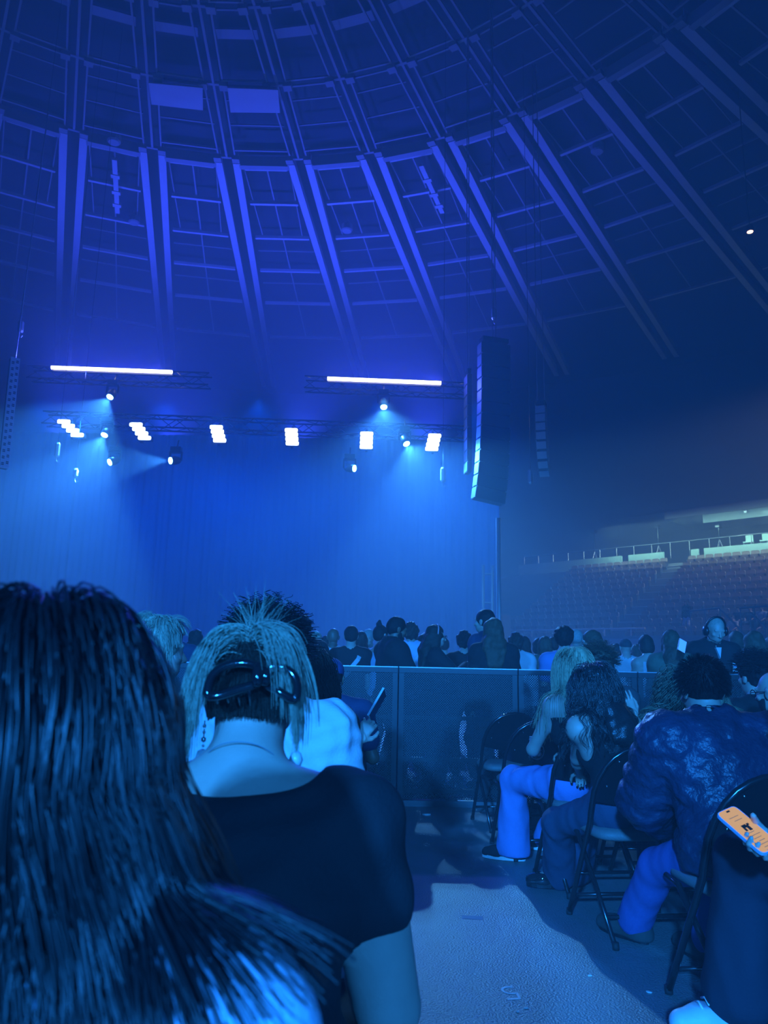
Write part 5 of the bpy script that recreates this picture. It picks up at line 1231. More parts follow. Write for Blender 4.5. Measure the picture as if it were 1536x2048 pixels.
P = grow_hair(rt, hair_dirs(nm, np.sign(v[:, 0]), -0.6, 0.10, 0.12), 0.42 + 0.12 * rg.random(len(rt)), 22, trunk_col(J, 0.02), grav=28, margin=0.010, layer=0.03, wave=0.016, wfreq=24, clump=0.65, ncl=60, seed=6)
strand_obj(t, P, H_DARK, 0.0016, 0.0008); hair_shell(t, cap_prims(J, 0.016) + [cone(J['hc'] + _a((0, -0.05, 0)), J['chest'] + _a((0, -0.12, 0.06)), 0.09, 0.11, 0.04, ((0, 1, 0), 0.5))], H_DARK, 0.011, 0.016, 70, 3, (1, 1, 0.6), name='hair_underlayer')
pp = (at_depth(741, 1432, 3.46) + at_depth(766, 1388, 3.50)) / 2; ph = thing('phone', 'phone seen edge-on held by the woman with long dark curls', 'phone', pp)
ax = Vector(at_depth(767, 1387, 3.50) - at_depth(738, 1438, 3.45)).normalized(); sx = Vector((0.35, 0.93, 0)).cross(ax).normalized(); R = Matrix((sx.cross(ax).normalized(), sx, ax)).transposed()
m = MB(); m.box((0, 0, 0), (0.070, 0.0095, 0.148), R); m.obj('phone_body', mat('phone_case_pale', (0.55, 0.6, 0.65), 0.3), ph)
m = MB(); m.box(R @ Vector((0, 0.0055, 0)), (0.064, 0.002, 0.138), R); m.obj('screen', M_black, ph)
m = MB(); m.lathe([(0.009, -0.003), (0.009, 0.0)], 10, R @ Vector((0.02, -0.006, 0.055)), R @ Matrix.Rotation(math.pi / 2, 3, 'X')); m.obj('camera_lens', M_black, ph)

# --- man in the cap ----------------------------------------------------------------------
t, J = seat_person((661, 1366), 4.75, 0.0, 'man in a dark blue cap with small white lettering, seated before the barrier', s=0.94, lean=0.22, pitch=0.15, sh=0.19, chair_label='black folding chair of the man in the cap')
body_obj(t, J, SKIN_D, 0.013, hands=[bone_hand(J, 'r', 0.7, (0, 0, -1)), bone_hand(J, 'l', 0.7, (0, 0, -1))])
garment(t, 'tee', top_prims(J, 0.016, 0.6), K_NAVY, 0.012, [((0, 0, 0.52), (0, 0, -1))], 0.006, 45, 3)
garment(t, 'trousers', leg_prims(J), K_DDENIM, 0.016, [((0, 0, 0.72), (0, 0, 1))]); shoes(t, J, M_black)
hair_shell(t, cap_prims(J, 0.006), H_BLACK, 0.009)
f = lambda x, y, z: J['hc'] + J['Rh'] @ _a((x, y, z))
V, Q = sdf_mesh([hprim(J, (0, -0.014, 0.048), (0.088, 0.108, 0.086))], 0.006, [(f(0, 0, 0.012), J['Rh'] @ _a((0, 0.05, -1)))]); cp = link('cap', np_mesh('cap', V, Q, ccloth('cap_blue', (0.05, 0.07, 0.20))), t)
m = MB(); out = [f(0.075 * math.cos(a), 0.06 + 0.10 * math.sin(a), 0.016) for a in np.linspace(0, math.pi, 12)]; m.prism(out, (0, 0, 0), (0, 0, 0.004)); m.obj('peak', ccloth('cap_blue', None), cp)
def text_mesh(s, size, m):
    cu = bpy.data.curves.new('lettering', 'FONT'); cu.body = s; cu.size = size; cu.extrude = 0.0006; cu.align_x = 'CENTER'
    o = bpy.data.objects.new('lettering', cu); COL.objects.link(o); dg = bpy.context.evaluated_depsgraph_get(); me = bpy.data.meshes.new_from_object(o.evaluated_get(dg)); bpy.data.objects.remove(o); bpy.data.curves.remove(cu)
    me.materials.clear(); me.materials.append(m); return me
o = link('lettering', text_mesh('Lam', 0.026, M_paper), cp); o.location = f(0.0, -0.121, 0.020); o.rotation_euler = (math.pi / 2 + 0.05, 0, 0)

# --- blond man in profile at left --------------------------------------------------------
t, J = seat_person((316, 1302), 3.1, -0.95, 'blond man in profile, partly hidden behind the nearest black hair', s=1.06, lean=0.0, pitch=0.05, sh=0.19, chair_rot=0.0, chair_label='black folding chair of the blond man in profile')
body_obj(t, J, SKIN, 0.012, fine=0.0085, hands=[bone_hand(J, 'r', 0.7, (0, 0, -1)), bone_hand(J, 'l', 0.7, (0, 0, -1))])
garment(t, 'shirt', top_prims(J, 0.018, 0.7), K_OLIVE, 0.012, [((0, 0, 0.52), (0, 0, -1))], 0.006, 45, 3)
garment(t, 'trousers', leg_prims(J), K_DDENIM, 0.016, [((0, 0, 0.72), (0, 0, 1))]); shoes(t, J, M_black)
hair_shell(t, cap_prims(J, 0.016, -0.02), H_ASH, 0.008, 0.004, 120, 3, (1, 0.2, 1), name='hair_underlayer'); rt, nm, v = scalp_points(J, 900, 25, zmin=-0.2, front=0.6)
strand_obj(t, grow_hair(rt, hair_dirs(nm, 0 * v[:, 0], 0.0, 0.05, 0.0) + J['Rh'] @ _a((0.0, -0.8, -0.1)), 0.10, 8, head_col(J, 0.010), grav=18, margin=0.004, layer=0.012, clump=0.5, ncl=70, seed=4), H_ASH, 0.0011, 0.0005)

# --- blonde woman in the right block -----------------------------------------------------
t, J = seat_person((1146, 1338), 4.65, 0.38, 'woman with long straight blonde hair and bare shoulders in blue jeans', legs=dict(al=at_z(1027, 1690, 0.09), ar=at_z(1100, 1672, 0.09), kl=(-0.5, 0.4, 0.9), kr=(0.0, 1, 0.2)), arms=dict(wl=at_depth(1068, 1500, 4.92), pl=(-0.5, -0.6, -0.6)),
                   female=True, s=1.02, lean=0.02, pitch=0.05, sh=0.175, chair_rot=0.13, chair_label='black folding chair under the blonde woman, her bare waist showing beneath its back')
body_obj(t, J, SKIN, 0.010, toes=((-0.75, 0.66, 0), (-0.75, 0.66, 0)), hands=[bone_hand(J, 'r', 0.7, (0, 0, -1)), bone_hand(J, 'l', 0.8, (0.6, 0, -0.5))])
garment(t, 'tube_top', grow(body_prims(J), 0.010, ('torso',)), K_BLACK, 0.010, [(J['pel'] + J['u'] * 0.19, -J['u']), (J['chest'] + J['u'] * 0.055, J['u'])], 0.003, 50, 3)
garment(t, 'jeans', leg_prims(J, 0.018, 0.040, 1.06), ccloth('jeans_blue', (0.20, 0.30, 0.68)), 0.011, [(J['pel'] + J['u'] * 0.075, J['u']), ((0, 0, 0.03), (0, 0, -1))], 0.009, 52, 8, (1, 1, 0.45)); shoes(t, J, K_BLACK, M_paper, toes=((-0.75, 0.66, 0), (-0.75, 0.66, 0)))
m = MB(); p_ = J['pel'] + J['u'] * 0.065
m.tube([p_ + _a((0.155 * math.cos(a), 0.118 * math.sin(a), 0.0)) for a in np.linspace(0, 6.283, 28, endpoint=False)], 0.012, 6, closed=True); m.obj('belt', M_black, t, True)
rt, nm, v = scalp_points(J, 1150, 35, zmin=-0.25); rg = np.random.default_rng(14); sd = np.sign(v[:, :1]); 
P = grow_hair(rt, hair_dirs(nm, sd[:, 0], lift=0.12), 0.44 + 0.10 * rg.random(len(rt)), 18, trunk_col(J, 0.006), grav=30, margin=0.008, layer=0.022, clump=0.5, ncl=90, seed=6, wave=0.004)
strand_obj(t, P, H_BLOND, 0.0014, 0.0008); hair_shell(t, cap_prims(J, 0.010) + [cone(J['hc'] + _a((0, -0.05, 0)), J['chest'] + _a((0, -0.11, 0.04)), 0.082, 0.078, 0.04, ((0, 1, 0), 0.45))], H_BLOND, 0.010, 0.004, 120, 3, (1, 1, 0.08), name='hair_underlayer')
bg = thing('clutch_bag', 'small pale studded bag in the blonde woman lap', 'bag', at_depth(1070, 1492, 4.88))
m = MB(); m.box((0, 0, 0), (0.05, 0.10, 0.11)); m.obj('bag_body', mat('pearl'), bg); rg2 = random.Random(3)
m = MB(); m.tube([(0.01 + 0.045 * math.cos(a), 0, -0.03 + 0.05 * math.sin(a)) for a in np.linspace(0, 6.28, 16, endpoint=False)], 0.004, 6, closed=True); m.obj('handle', M_paper, bg, True)
for k in range(12):
    m = MB(); m.lathe([(0.008, -0.006), (0.010, 0), (0.004, 0.008)], 7, (-0.027, rg2.uniform(-.045, .045), rg2.uniform(-.05, .05)), Matrix.Rotation(-math.pi / 2, 3, 'Y')); m.obj('stud', M_steel, bg)

# --- dark wavy haired woman with a hand up -----------------------------------------------
t, J = seat_person((1188, 1385), 4.0, 0.42, 'woman with long dark wavy hair in a sleeveless black top, right hand raised', arms=dict(wr=at_depth(1268, 1432, 4.12), wl=at_depth(1160, 1545, 4.3), pr=(0.35, 0.0, -1), pl=(-0.5, -0.3, -1)), legs=dict(al=at_z(1120, 1742, 0.095), ar=at_z(1150, 1735, 0.10), kl=(-0.9, 0.1, 0.8), kr=(-0.3, 0.5, 0.9)),
                   female=True, s=0.94, lean=0.22, side=-0.10, pitch=0.08, sh=0.172, chair_rot=0.13, chair_label='black folding chair partly hidden behind the woman with the raised hand')
RI = rotm(0.42).T; hd = bone_hand(J, 'r', 0.20, RI @ _a((-0.25, 0.97, 0)), d=RI @ (at_depth(1251, 1388, 4.12) - at_depth(1268, 1432, 4.12)), spread=0.7)
body_obj(t, J, SKIN, 0.009, toes=((-0.9, 0.45, 0), (-0.9, 0.45, 0)), hands=[hd, bone_hand(J, 'l', 0.7, (0, 0, -1))])
garment(t, 'top', [p for p in top_prims(J, 0.012, 0.0) if p['tag'] != 'shoulder'], K_BLACK, 0.009, [((0, 0, 0.50), (0, 0, -1)), (J['sr'] - J['rx'] * 0.040, J['rx'] + J['u'] * 0.1), (J['sl'] + J['rx'] * 0.040, -J['rx'] + J['u'] * 0.1)], 0.005, 45, 3)
collar(t, 'shirt_collar', J, 0.068, 0.010, K_WHITE, 0.015)
garment(t, 'jeans', leg_prims(J, 0.018, 0.032, 1.02), ccloth('jeans_dark', (0.055, 0.075, 0.13)), 0.011, [((0, 0, 0.74), (0, 0, 1))], 0.009, 52, 8, (1, 1, 0.45)); shoes(t, J, mat('patent_leather', (0.02, 0.02, 0.022), 0.06, spec=1.0), M_black, toes=((-0.9, 0.45, 0), (-0.9, 0.45, 0)))
m = MB(); dd = nrm(J['wr'] - J['er']); xx = nrm(np.cross(dd, (0, 0, 1))); yy = np.cross(dd, xx); c = J['wr'] - dd * 0.012
m.tube([c + (xx * math.cos(a) + yy * math.sin(a)) * 0.029 for a in np.linspace(0, 6.283, 16, endpoint=False)], 0.003, 5, closed=True); m.obj('bracelet', M_black, t)
rt, nm, v = scalp_points(J, 1050, 45, zmin=-0.25); rg = np.random.default_rng(24)
P = grow_hair(rt, hair_dirs(nm, np.sign(v[:, 0]), -0.6, 0.10, 0.12), 0.36 + 0.12 * rg.random(len(rt)), 22, trunk_col(J, 0.014), grav=28, margin=0.008, layer=0.022, wave=0.014, wfreq=26, clump=0.72, ncl=80, seed=9)
H_WAVY = hairmat('hair_dark_glossy', (0.030, 0.024, 0.024), 0.34, 0.9)
strand_obj(t, P, H_WAVY, 0.0017, 0.0008); hair_shell(t, cap_prims(J, 0.016) + [cone(J['hc'] + _a((0, -0.05, 0)), J['chest'] + _a((0, -0.12, 0.08)), 0.080, 0.085, 0.04, ((0, 1, 0), 0.5))], H_WAVY, 0.011, 0.014, 75, 3, (1, 1, 0.6), name='hair_underlayer')

# --- man in the puffer jacket ------------------------------------------------------------
t, J = seat_person((1404, 1392), 3.22, 0.08, 'man with short dark hair in a shiny navy puffer jacket and blue jeans', legs=dict(al=at_z(1268, 1838, 0.09), ar=at_z(1420, 1880, 0.09), kl=(-0.35, 0.2, 1.0), kr=(0.2, 0.6, 0.9)), arms=dict(wl=at_depth(1325, 1640, 3.45), wr=at_depth(1470, 1630, 3.5), pl=(-0.9, -0.5, -0.2), pr=(0.9, -0.5, -0.2)),
                   s=1.0, lean=0.36, pitch=0.25, side=0.0, sh=0.205, chair_rot=0.13, chair_label='large black folding chair back nearest at right, under the puffer jacket man')
body_obj(t, J, SKIN, 0.012, fine=0.008, toes=((-0.3, 0.95, 0), (-0.5, 0.85, 0)), hands=[bone_hand(J, 'r', 0.8, (-0.6, 0, -0.6)), bone_hand(J, 'l', 0.8, (0.6, 0, -0.6))])
M_puff = mat('puffer_nylon', (0.022, 0.030, 0.066), 0.42, spec=0.45, bump=0.4, bscale=45)
PP = top_prims(J, 0.036, 1.95, sl_e=0.030, fat=0.01, hole=0.085)
def puff(P): return folds(P, 0.010, 38, 41, (0.5, 0.5, 1)) + folds(P, 0.006, 95, 43, (0.6, 0.6, 1)) + 0.006 * np.abs(np.sin((P[..., 2] - 0.25 * P[..., 1]) * math.pi / 0.085)) * -1
V, Q = sdf_mesh(PP, 0.0085, [((0, 0, 0.47), (0, 0, -1))], puff); link('puffer_jacket', np_mesh('puffer_jacket', V, Q, M_puff), t)
for k, (dz, r) in enumerate(((0.000, 0.086), (0.014, 0.082), (0.026, 0.078))): collar(t, 'collar', J, r, 0.014, M_puff, dz - 0.012, 0.0)
garment(t, 'jeans', leg_prims(J, 0.016, 0.014, 0.97), ccloth('jeans_royal', (0.10, 0.14, 0.42)), 0.010, [((0, 0, 0.76), (0, 0, 1))], 0.005, 36, 8, (1, 1, 0.35)); shoes(t, J, mat('suede_dark', (0.06, 0.055, 0.05), 0.9), M_black, toes=((-0.3, 0.95, 0), (-0.5, 0.85, 0)), e=0.018)
hair_shell(t, cap_prims(J, 0.010, 0.012), H_BLACK, 0.007, 0.003, 150, 3, (1, 1, 0.4), name='hair_underlayer'); rt, nm, v = scalp_points(J, 2600, 55, zmin=-0.30, front=0.8)
strand_obj(t, grow_hair(rt, hair_dirs(nm, 0.2 * np.sign(v[:, 0]), -0.7, 0.0, 0.4), 0.036, 6, head_col(J, 0.008), grav=16, margin=0.003, layer=0.007, clump=0.25, ncl=260, seed=4), H_SHINE, 0.0013, 0.0006)

# --- curly long haired person before him -------------------------------------------------
t, J = seat_person((1378, 1392), 4.15, 0.0, 'person with a huge head of long brown curls, seen past the puffer jacket man', female=True, s=0.92, lean=0.30, pitch=0.05, sh=0.19, arm=1.2, chair_label='black folding chair of the person with huge brown curls')
body_obj(t, J, SKIN, 0.012, hands=[bone_hand(J, 'r', 0.7, (0, 0, -1)), bone_hand(J, 'l', 0.7, (0, 0, -1))])
garment(t, 'top', [p for p in top_prims(J, 0.012, 0.0) if p['tag'] != 'shoulder'], K_OLIVE, 0.012, [((0, 0, 0.50), (0, 0, -1)), (J['sr'] - J['rx'] * 0.03, J['rx']), (J['sl'] + J['rx'] * 0.03, -J['rx']), (J['neck'], J['u'])])
garment(t, 'trousers', leg_prims(J), K_DDENIM, 0.016, [((0, 0, 0.72), (0, 0, 1))]); shoes(t, J, M_black)
H_CURL = hairmat('hair_curly_brown', (0.16, 0.14, 0.09), 0.5, 0.3)
rt, nm, v = scalp_points(J, 900, 65, zmin=-0.25); rg = np.random.default_rng(34)
sdv = np.where(v[:, :1] > -0.2, 0.9, -0.5); P = grow_hair(rt, hair_dirs(nm, sdv[:, 0], lift=0.15), 0.34 + 0.12 * rg.random(len(rt)), 26, trunk_col(J, 0.02), grav=22, margin=0.018, layer=0.045, curl=0.013, cfreq=34, clump=0.3, ncl=150, seed=19)
strand_obj(t, P, H_CURL, 0.0019, 0.0011)
hair_shell(t, cap_prims(J, 0.022) + [hprim(J, (0.03, -0.05, -0.03), (0.125, 0.11, 0.11)), cone(J['hc'] + _a((0.05, -0.06, -0.05)), J['chest'] + _a((0.14, -0.14, 0.05)), 0.11, 0.10, 0.04)], H_CURL, 0.012, 0.022, 90, 3, (1, 1, 1), name='hair_underlayer')

# --- curly brown head just before the barrier, and one at right --------------------------
t, J = seat_person((1196, 1332), 5.55, 0.0, 'seated person with tousled brown hair just before the barrier, beside the blonde', s=1.02, lean=0.0, chair_label='black folding chair hidden behind the blonde hair')
body_obj(t, J, SKIN, 0.014, hands=[bone_hand(J, 'r', 0.7, (0, 0, -1)), bone_hand(J, 'l', 0.7, (0, 0, -1))]); garment(t, 'tee', top_prims(J, 0.016, 0.6), K_DGREY, 0.014, [((0, 0, 0.52), (0, 0, -1))]); garment(t, 'trousers', leg_prims(J), K_DDENIM, 0.018, [((0, 0, 0.72), (0, 0, 1))]); shoes(t, J, M_black)
hair_shell(t, cap_prims(J, 0.022) + [hprim(J, (0, -0.03, 0.0), (0.10, 0.10, 0.09))], H_BROWN, 0.009, 0.016, 110, 3, (1, 1, 1), name='hair_underlayer'); curly(t, J, 500, 0.07, 0, 0.010, H_BROWN, grav=4, seed=8, r0=0.0018, nseg=15)
t, J = seat_person((1508, 1356), 4.85, 0.25, 'seated person with dark curly hair and visible ear near the right edge', s=1.0, lean=0.05, chair_label='black folding chair of the dark curly head near the right edge')
body_obj(t, J, SKIN, 0.012, hands=[bone_hand(J, 'r', 0.7, (0, 0, -1)), bone_hand(J, 'l', 0.7, (0, 0, -1))]); garment(t, 'tee', top_prims(J, 0.018, 0.6), K_BLACK, 0.012, [((0, 0, 0.52), (0, 0, -1))]); garment(t, 'trousers', leg_prims(J), K_DDENIM, 0.018, [((0, 0, 0.72), (0, 0, 1))]); shoes(t, J, M_black)
hair_shell(t, [hprim(J, (0, -0.02, 0.055), (0.105, 0.105, 0.080)), hprim(J, (0, -0.05, 0.01), (0.075, 0.07, 0.07))], H_BLACK, 0.008, 0.013, 120, 3, (1, 1, 1), name='hair_underlayer'); curly(t, J, 600, 0.07, 0, 0.010, H_BLACK, grav=3, seed=9, zmin=0.05, nseg=15)

# --- bald man with glasses at the right edge ---------------------------------------------
t, J = seat_person((1550, 1396), 4.0, 0.55, 'bald man with dark glasses in a striped shirt, cut by the right edge', s=0.94, lean=0.28, pitch=0.1, sh=0.2, chair_rot=0.1, chair_label='black folding chair of the bald man at the right edge')
body_obj(t, J, SKIN, 0.012, fine=0.0085, hands=[bone_hand(J, 'r', 0.7, (0, 0, -1)), bone_hand(J, 'l', 0.7, (0, 0, -1))]); glasses(t, J, M_black)
sm = ccloth('striped_shirt', (0.6, 0.68, 0.8)); nt = sm.node_tree; b = nt.nodes['Principled BSDF']; wv = nt.nodes.new('ShaderNodeTexWave'); wv.bands_direction = 'Z'; wv.inputs['Scale'].default_value = 22; tc = nt.nodes.new('ShaderNodeTexCoord'); nt.links.new(tc.outputs['Object'], wv.inputs['Vector'])
rp = nt.nodes.new('ShaderNodeValToRGB'); rp.color_ramp.elements[0].color = (0.12, 0.16, 0.3, 1); rp.color_ramp.elements[1].color = (0.75, 0.78, 0.85, 1); rp.color_ramp.elements[0].position = 0.25; rp.color_ramp.elements[1].position = 0.4; nt.links.new(wv.outputs['Fac'], rp.inputs[0]); nt.links.new(rp.outputs[0], b.inputs['Base Color'])
garment(t, 'striped_shirt', top_prims(J, 0.018, 0.75), sm, 0.011, [((0, 0, 0.52), (0, 0, -1))], 0.006, 45, 3); garment(t, 'trousers', leg_prims(J), K_DDENIM, 0.016, [((0, 0, 0.72), (0, 0, 1))]); shoes(t, J, M_black)
V, Q = sdf_mesh(grow([p for p in head_prims(J, False)[1:3]], 0.006), 0.007, [(J['hc'] + J['Rh'] @ _a((0, 0, -0.022)), J['Rh'] @ _a((0, 0, 1))), (J['hc'] + J['Rh'] @ _a((0, 0.02, 0)), J['Rh'] @ _a((0, -1, 0)))]); link('face_mask', np_mesh('face_mask', V, Q, K_BLACK), t)

# --- person with the lit phone at the lower right ----------------------------------------
c0, c1 = at_depth(1462, 1632, 2.18), at_depth(1530, 1690, 2.10)
ax = Vector(c0 - c1).normalized(); nrmv = (Vector((0, 0, CAM_H)) - Vector(c0)).normalized() * 0.55 + Vector((0.25, -0.2, 0.85)); nrmv = (nrmv - ax * nrmv.dot(ax)).normalized(); sxv = ax.cross(nrmv); R = Matrix((sxv, nrmv, ax)).transposed(); Lp = 0.152
fd = _a(sxv); fd = fd if fd @ C_UP < 0 else -fd          # across the phone towards its lower left edge
pc = (c0 + c1) / 2; wrist = pc - _a(ax) * 0.035 - fd * 0.085 - _a(nrmv) * 0.034
t, J = seat_person((1660, 1352), 2.42, 1.15, 'person in dark flared jeans and white sneakers reading a lit phone, lower right', legs=dict(al=at_depth(1470, 2000, 2.68), ar=at_depth(1600, 2080, 2.85), kl=(-0.35, 0.1, 1.0), kr=(-0.2, 0.5, 0.9)),
                   arms=dict(wl=wrist - fd * 0.006 + _a((0.01, 0, -0.005)), wr=at_depth(1660, 1740, 2.5), pl=(0.3, -0.9, -0.5), pr=(0.8, -0.2, -0.5)), s=1.10, lean=0.16, pitch=0.35, chair_rot=0.13, chair_label='black folding chair at lower right, mostly outside the view')
RI = rotm(1.15).T; TO = (RI @ _a((-0.95, 0.25, 0)), RI @ _a((-0.99, -0.05, 0)))
hl = hand_prims(J['wl'], RI @ fd, RI @ _a(nrmv), -1 if np.cross(fd, _a(nrmv)) @ _a(ax) > 0 else 1, 0.62, s=1.0, thumb=1.6)
body_obj(t, J, SKIN, 0.011, toes=TO, hands=[hl, bone_hand(J, 'r', 0.7, (-0.5, 0.2, 0.5))])
garment(t, 'hoodie', top_prims(J, 0.024, 1.9), K_DGREY, 0.014, [((0, 0, 0.52), (0, 0, -1))], 0.008, 40, 3)
garment(t, 'jeans', leg_prims(J, 0.020, 0.034, 0.93), ccloth('jeans_black', (0.022, 0.026, 0.042)), 0.011, [((0, 0, 0.80), (0, 0, 1))], 0.012, 40, 8, (1, 1, 0.4))
hair_shell(t, cap_prims(J, 0.014), H_BROWN, 0.008, 0.005, 120, 3, (1, 1, 0.6)); M_sneak = mat('sneaker_leather', (0.62, 0.64, 0.68), 0.5, bump=0.05, bscale=150); shoes(t, J, M_sneak, mat('sneaker_sole', (0.7, 0.78, 0.8), 0.5), toes=TO, e=0.016)
A_, d_ = foot_axis(J, 'l', TO[1]); sd_ = _a((-d_[1], d_[0], 0)); m = MB()
for k in range(4):
    c = A_ + d_ * (0.055 + 0.022 * k) + _a((0, 0, 0.020 - 0.012 * k)); m.tube([c - sd_ * 0.028, c + _a((0, 0, 0.012)), c + sd_ * 0.028], 0.0035, 6)
for s in (-1, 1): m.tube([A_ + d_ * 0.06 + _a((0, 0, 0.03)) + sd_ * 0.02 * s * math.sin(q) + _a((0, 0, 0.018 * math.sin(2 * q))) + d_ * 0.02 * q / 3 for q in np.linspace(0, 3.1, 8)], 0.003, 5)
m.obj('laces', M_paper, t, True)
ph = thing('phone', 'phone with a bright tan screen held at the lower right', 'phone', (c0 + c1) / 2)
m = MB(); out = []
for k in range(24):
    a = 2 * math.pi * k / 24; c, s = math.cos(a), math.sin(a); out.append(R @ Vector((0.037 * math.copysign(abs(c) ** 0.3, c), -0.0045, Lp / 2 * math.copysign(abs(s) ** 0.18, s))))
m.prism(out, (0, 0, 0), R @ Vector((0, 0.009, 0))); m.obj('phone_body', mat('phone_case_blue', (0.35, 0.5, 0.7), 0.3), ph)
m = MB(); m.prism([R @ Vector((q.dot(sxv) * 0.93, 0.0047, q.dot(ax) * 0.975)) for q in out], (0, 0, 0), R @ Vector((0, 0.0006, 0))); sc_ = m.obj('screen', mat('screen_tan', (0.02, 0.015, 0.01), 0.3, emit=(0.62, 0.36, 0.16), estr=0.95), ph)
M_ink = mat('screen_ink', (0.02, 0.015, 0.01), 0.5); m = MB()
for (x, z, wx, wz) in ((0.0, 0.066, 0.012, 0.005), (-0.003, 0.010, 0.016, 0.010), (0.006, 0.002, 0.010, 0.018), (-0.008, 0.000, 0.007, 0.010), (0.012, 0.012, 0.008, 0.006)): m.box(R @ Vector((x, 0.0056, z)), (wx, 0.0006, wz), R)
m.obj('screen_picture', M_ink, sc_); m = MB()
for k in range(9): m.box(R @ Vector((-0.002 + 0.004 * (k % 2), 0.0056, 0.045 - 0.012 * k if k < 2 else 0.008 - 0.010 * k)), (0.034 - 0.006 * (k % 3), 0.0005, 0.0012), R)
m.obj('screen_lines', mat('screen_text', (0.25, 0.16, 0.08), 0.5), sc_)
for k in range(2):
    m = MB(); m.box(R @ Vector((0.0378, 0.0, 0.012 + 0.026 * k)), (0.0018, 0.003, 0.014), R); m.obj('side_button', M_steel, ph)
# fingertips of her other hand under the phone belong to the same person: four curled tips along its lower edge are part of the hand above

# --- empty chairs of the right block -----------------------------------------------------
chair_px(1030, 1424, 0.12, 'empty black folding chair nearest the barrier, leftmost of the right block')
chair_px(1084, 1440, 0.12, 'empty black folding chair right in front of the blonde woman')
chair_px(1284, 1430, 0.10, 'black folding chair by the barrier seen past the raised hand')
chair_px(1318, 1457, 0.10, 'black folding chair between the raised hand and the puffer jacket collar')

# --- headphone man facing us -------------------------------------------------------------
cr, J = crowd(1430, 1236, 6.05, 0, 'face', 'jacket', K_BLACK, 'buzz', hairmat('hair_shaved_grey', (0.40, 0.34, 0.28), 0.6, 0.3), math.pi + 0.05, 'man in big headphones facing us, looking down, dark jacket with badge', group='standing crowd behind the barrier')
f = lambda x, y, z: J['hc'] + J['Rh'] @ _a((x, y, z)); m = MB()
m.tube([f(0.098 * math.cos(a), -0.012, 0.015 + 0.118 * math.sin(a)) for a in np.linspace(0.0, math.pi, 17)], 0.011, 8); m.obj('headband', M_black, cr, True)
for s in (-1, 1):
    m = MB(); m.lathe([(0.046, 0.0), (0.050, 0.010), (0.046, 0.028), (0.020, 0.040)], 16, f(s * 0.082, -0.008, -0.012), Matrix(J['Rh'].tolist()) @ Matrix.Rotation(s * math.pi / 2, 3, 'Y')); m.obj('ear_cup', M_black, cr, True)
m = MB(); m.tube([f(0.10, 0.02, -0.03), f(0.09, 0.08, -0.06), f(0.04, 0.11, -0.075)], 0.004, 6); m.obj('microphone_boom', M_black, cr, True)
V_ = J['chest']; m = MB(); m.add([V_ + _a(q) for q in ((-0.028, 0.135, 0.165), (0.028, 0.135, 0.165), (0.0, 0.160, 0.060), (-0.025, 0.10, 0.16), (0.025, 0.10, 0.16), (0, 0.12, 0.05))], [(0, 2, 1), (3, 4, 5), (0, 1, 4, 3), (1, 2, 5, 4), (2, 0, 3, 5)]); m.obj('shirt_front', K_WHITE, cr)
m = MB(); m.box(V_ + _a((-0.14, 0.165, -0.02)), (0.055, 0.006, 0.085), Matrix.Rotation(-0.1, 3, 'X')); bd = m.obj('badge', M_paper, cr)
m = MB(); m.box(V_ + _a((-0.14, 0.1695, -0.005)), (0.035, 0.002, 0.028), Matrix.Rotation(-0.1, 3, 'X')); m.box(V_ + _a((-0.14, 0.1685, -0.042)), (0.04, 0.002, 0.006), Matrix.Rotation(-0.1, 3, 'X')); m.obj('badge_print', K_BLUE, bd)

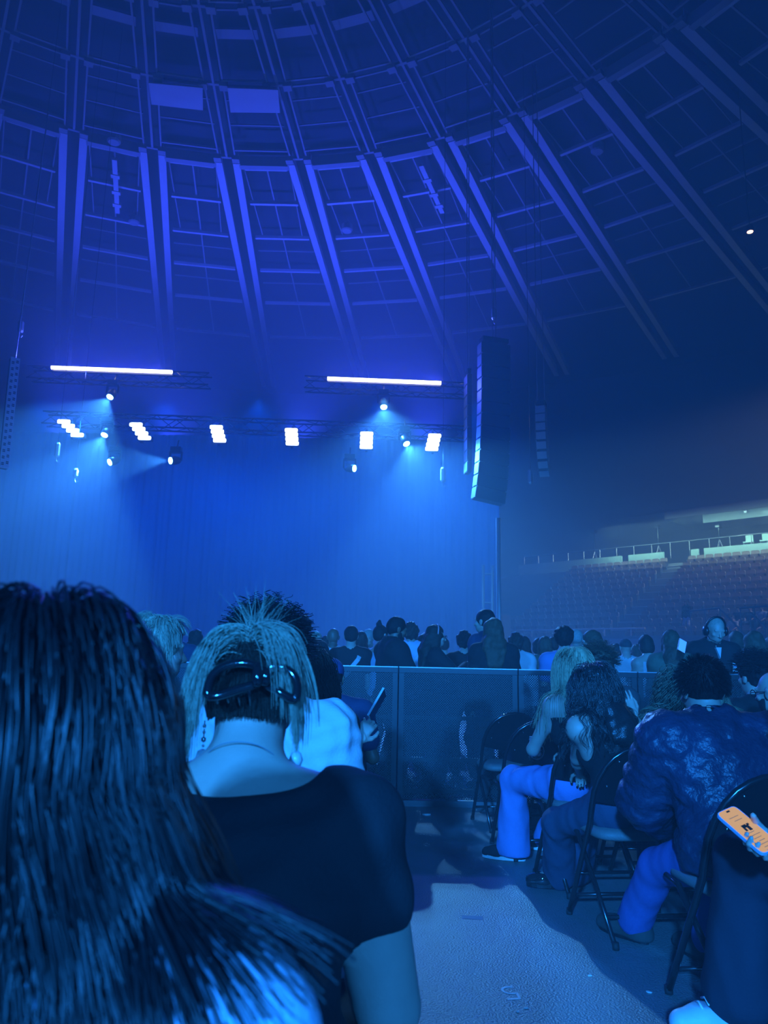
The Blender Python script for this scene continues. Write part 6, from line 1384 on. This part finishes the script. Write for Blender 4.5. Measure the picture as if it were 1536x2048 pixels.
# --- people in the bowl ------------------------------------------------------------------
def bowl_person(px, py, Y, standing, tm, hm, rz, label, female=False, legs=None):
    """py: where the feet (standing) or the seat (sitting) is seen"""
    p = at_depth(px, py, Y); t = thing('person', label, 'person', p, rz, 'people in the seating bowl')
    if standing:
        o = link('body', crowd_body(female, 'down'), t); link('top', crowd_top(female, 'down', 'jacket'), t); lg, sh = crowd_legs(female, 'down'); set_mat(link('trousers', lg, t), legs or K_DDENIM); hr = crowd_hair(female, 'down', 'long' if female else 'short')
        for s_ in sh: link('shoe', s_, t)
    else:
        k = 'sit'
        if k not in TPL:
            J = skel(seated=True, seat=0.45, lean=-0.1); P = body_prims(J) + head_prims(J)
            for q in 'rl': P += foot_prims(J, q)
            hb = [sdf_mesh(bone_hand(J, q, 0.7, (0, 0, -1)), 0.007) for q in 'rl']
            TPL[k] = (np_mesh('body', *merge([sdf_mesh(P, 0.019)] + hb), SKIN), np_mesh('top', *sdf_mesh(top_prims(J, 0.02, 0.8), 0.02, [(J['neck'] + J['u'] * 0.01, J['u'])]), SKIN), np_mesh('trousers', *sdf_mesh(leg_prims(J), 0.02, [((0, 0, 0.68), (0, 0, 1))]), SKIN), np_mesh('hair', *sdf_mesh(cap_prims(J, 0.014), 0.014), SKIN))
        b_, tp, lg, hr = TPL[k]; link('body', b_, t); o2 = link('trousers', lg, t); set_mat(o2, legs or K_DDENIM); link('top', tp, t)
    for c in t.children:
        if c.name.startswith('top'): set_mat(c, tm)
    set_mat(link('hair', hr, t), hm); return t
def row_z(r): return Z0 + RISE * r
def bowl_sit(k_s, r, tm, hm, label):
    p = bowl(AISLE + AW + 0.3 + PITCHS * k_s, 0.6 + RUN * r + 0.40, row_z(r)); px = p; t = bowl_person(0, 0, 1, False, tm, hm, BYAW + math.pi, label); t.location = p; return t
def bowl_stand(k_s, r, tm, hm, label, female, rz, n=0.18, legs=None):
    p = bowl(AISLE + AW + 0.3 + PITCHS * k_s, 0.6 + RUN * r + n, row_z(r)); t = bowl_person(0, 0, 1, True, tm, hm, rz, label, female, legs); t.location = p; return t
bowl_stand(5.4, 1, K_BLACK, H_DARK, 'woman standing among the lower seats with pale shirt and dark jacket', True, 2.2, legs=K_PALE)
bowl_stand(13.6, 6, K_GREY, H_DARK, 'man in grey shirt walking down between the upper seats at right', False, 2.6)
SIT = [(8, 0), (10, 0), (10, 1), (12, 0), (12, 1), (13, 1), (13, 2), (14, 2), (14, 3), (15, 3), (11, 1), (15, 2), (14, 1), (15, 1)]
for n_, (k_s, r) in enumerate(SIT):
    bowl_sit(round(k_s), r, [K_BLACK, K_WHITE, K_NAVY, K_DGREY, K_PALE, K_BLACK, K_GREY][n_ % 7], [H_DARK, H_BROWN, H_BLACK][n_ % 3], '%s top spectator in the bowl, %s row, %s place right of the stairs' % (['black', 'white', 'navy', 'dark grey', 'pale blue', 'black', 'grey'][n_ % 7], RN[r], ORD[round(k_s)]))
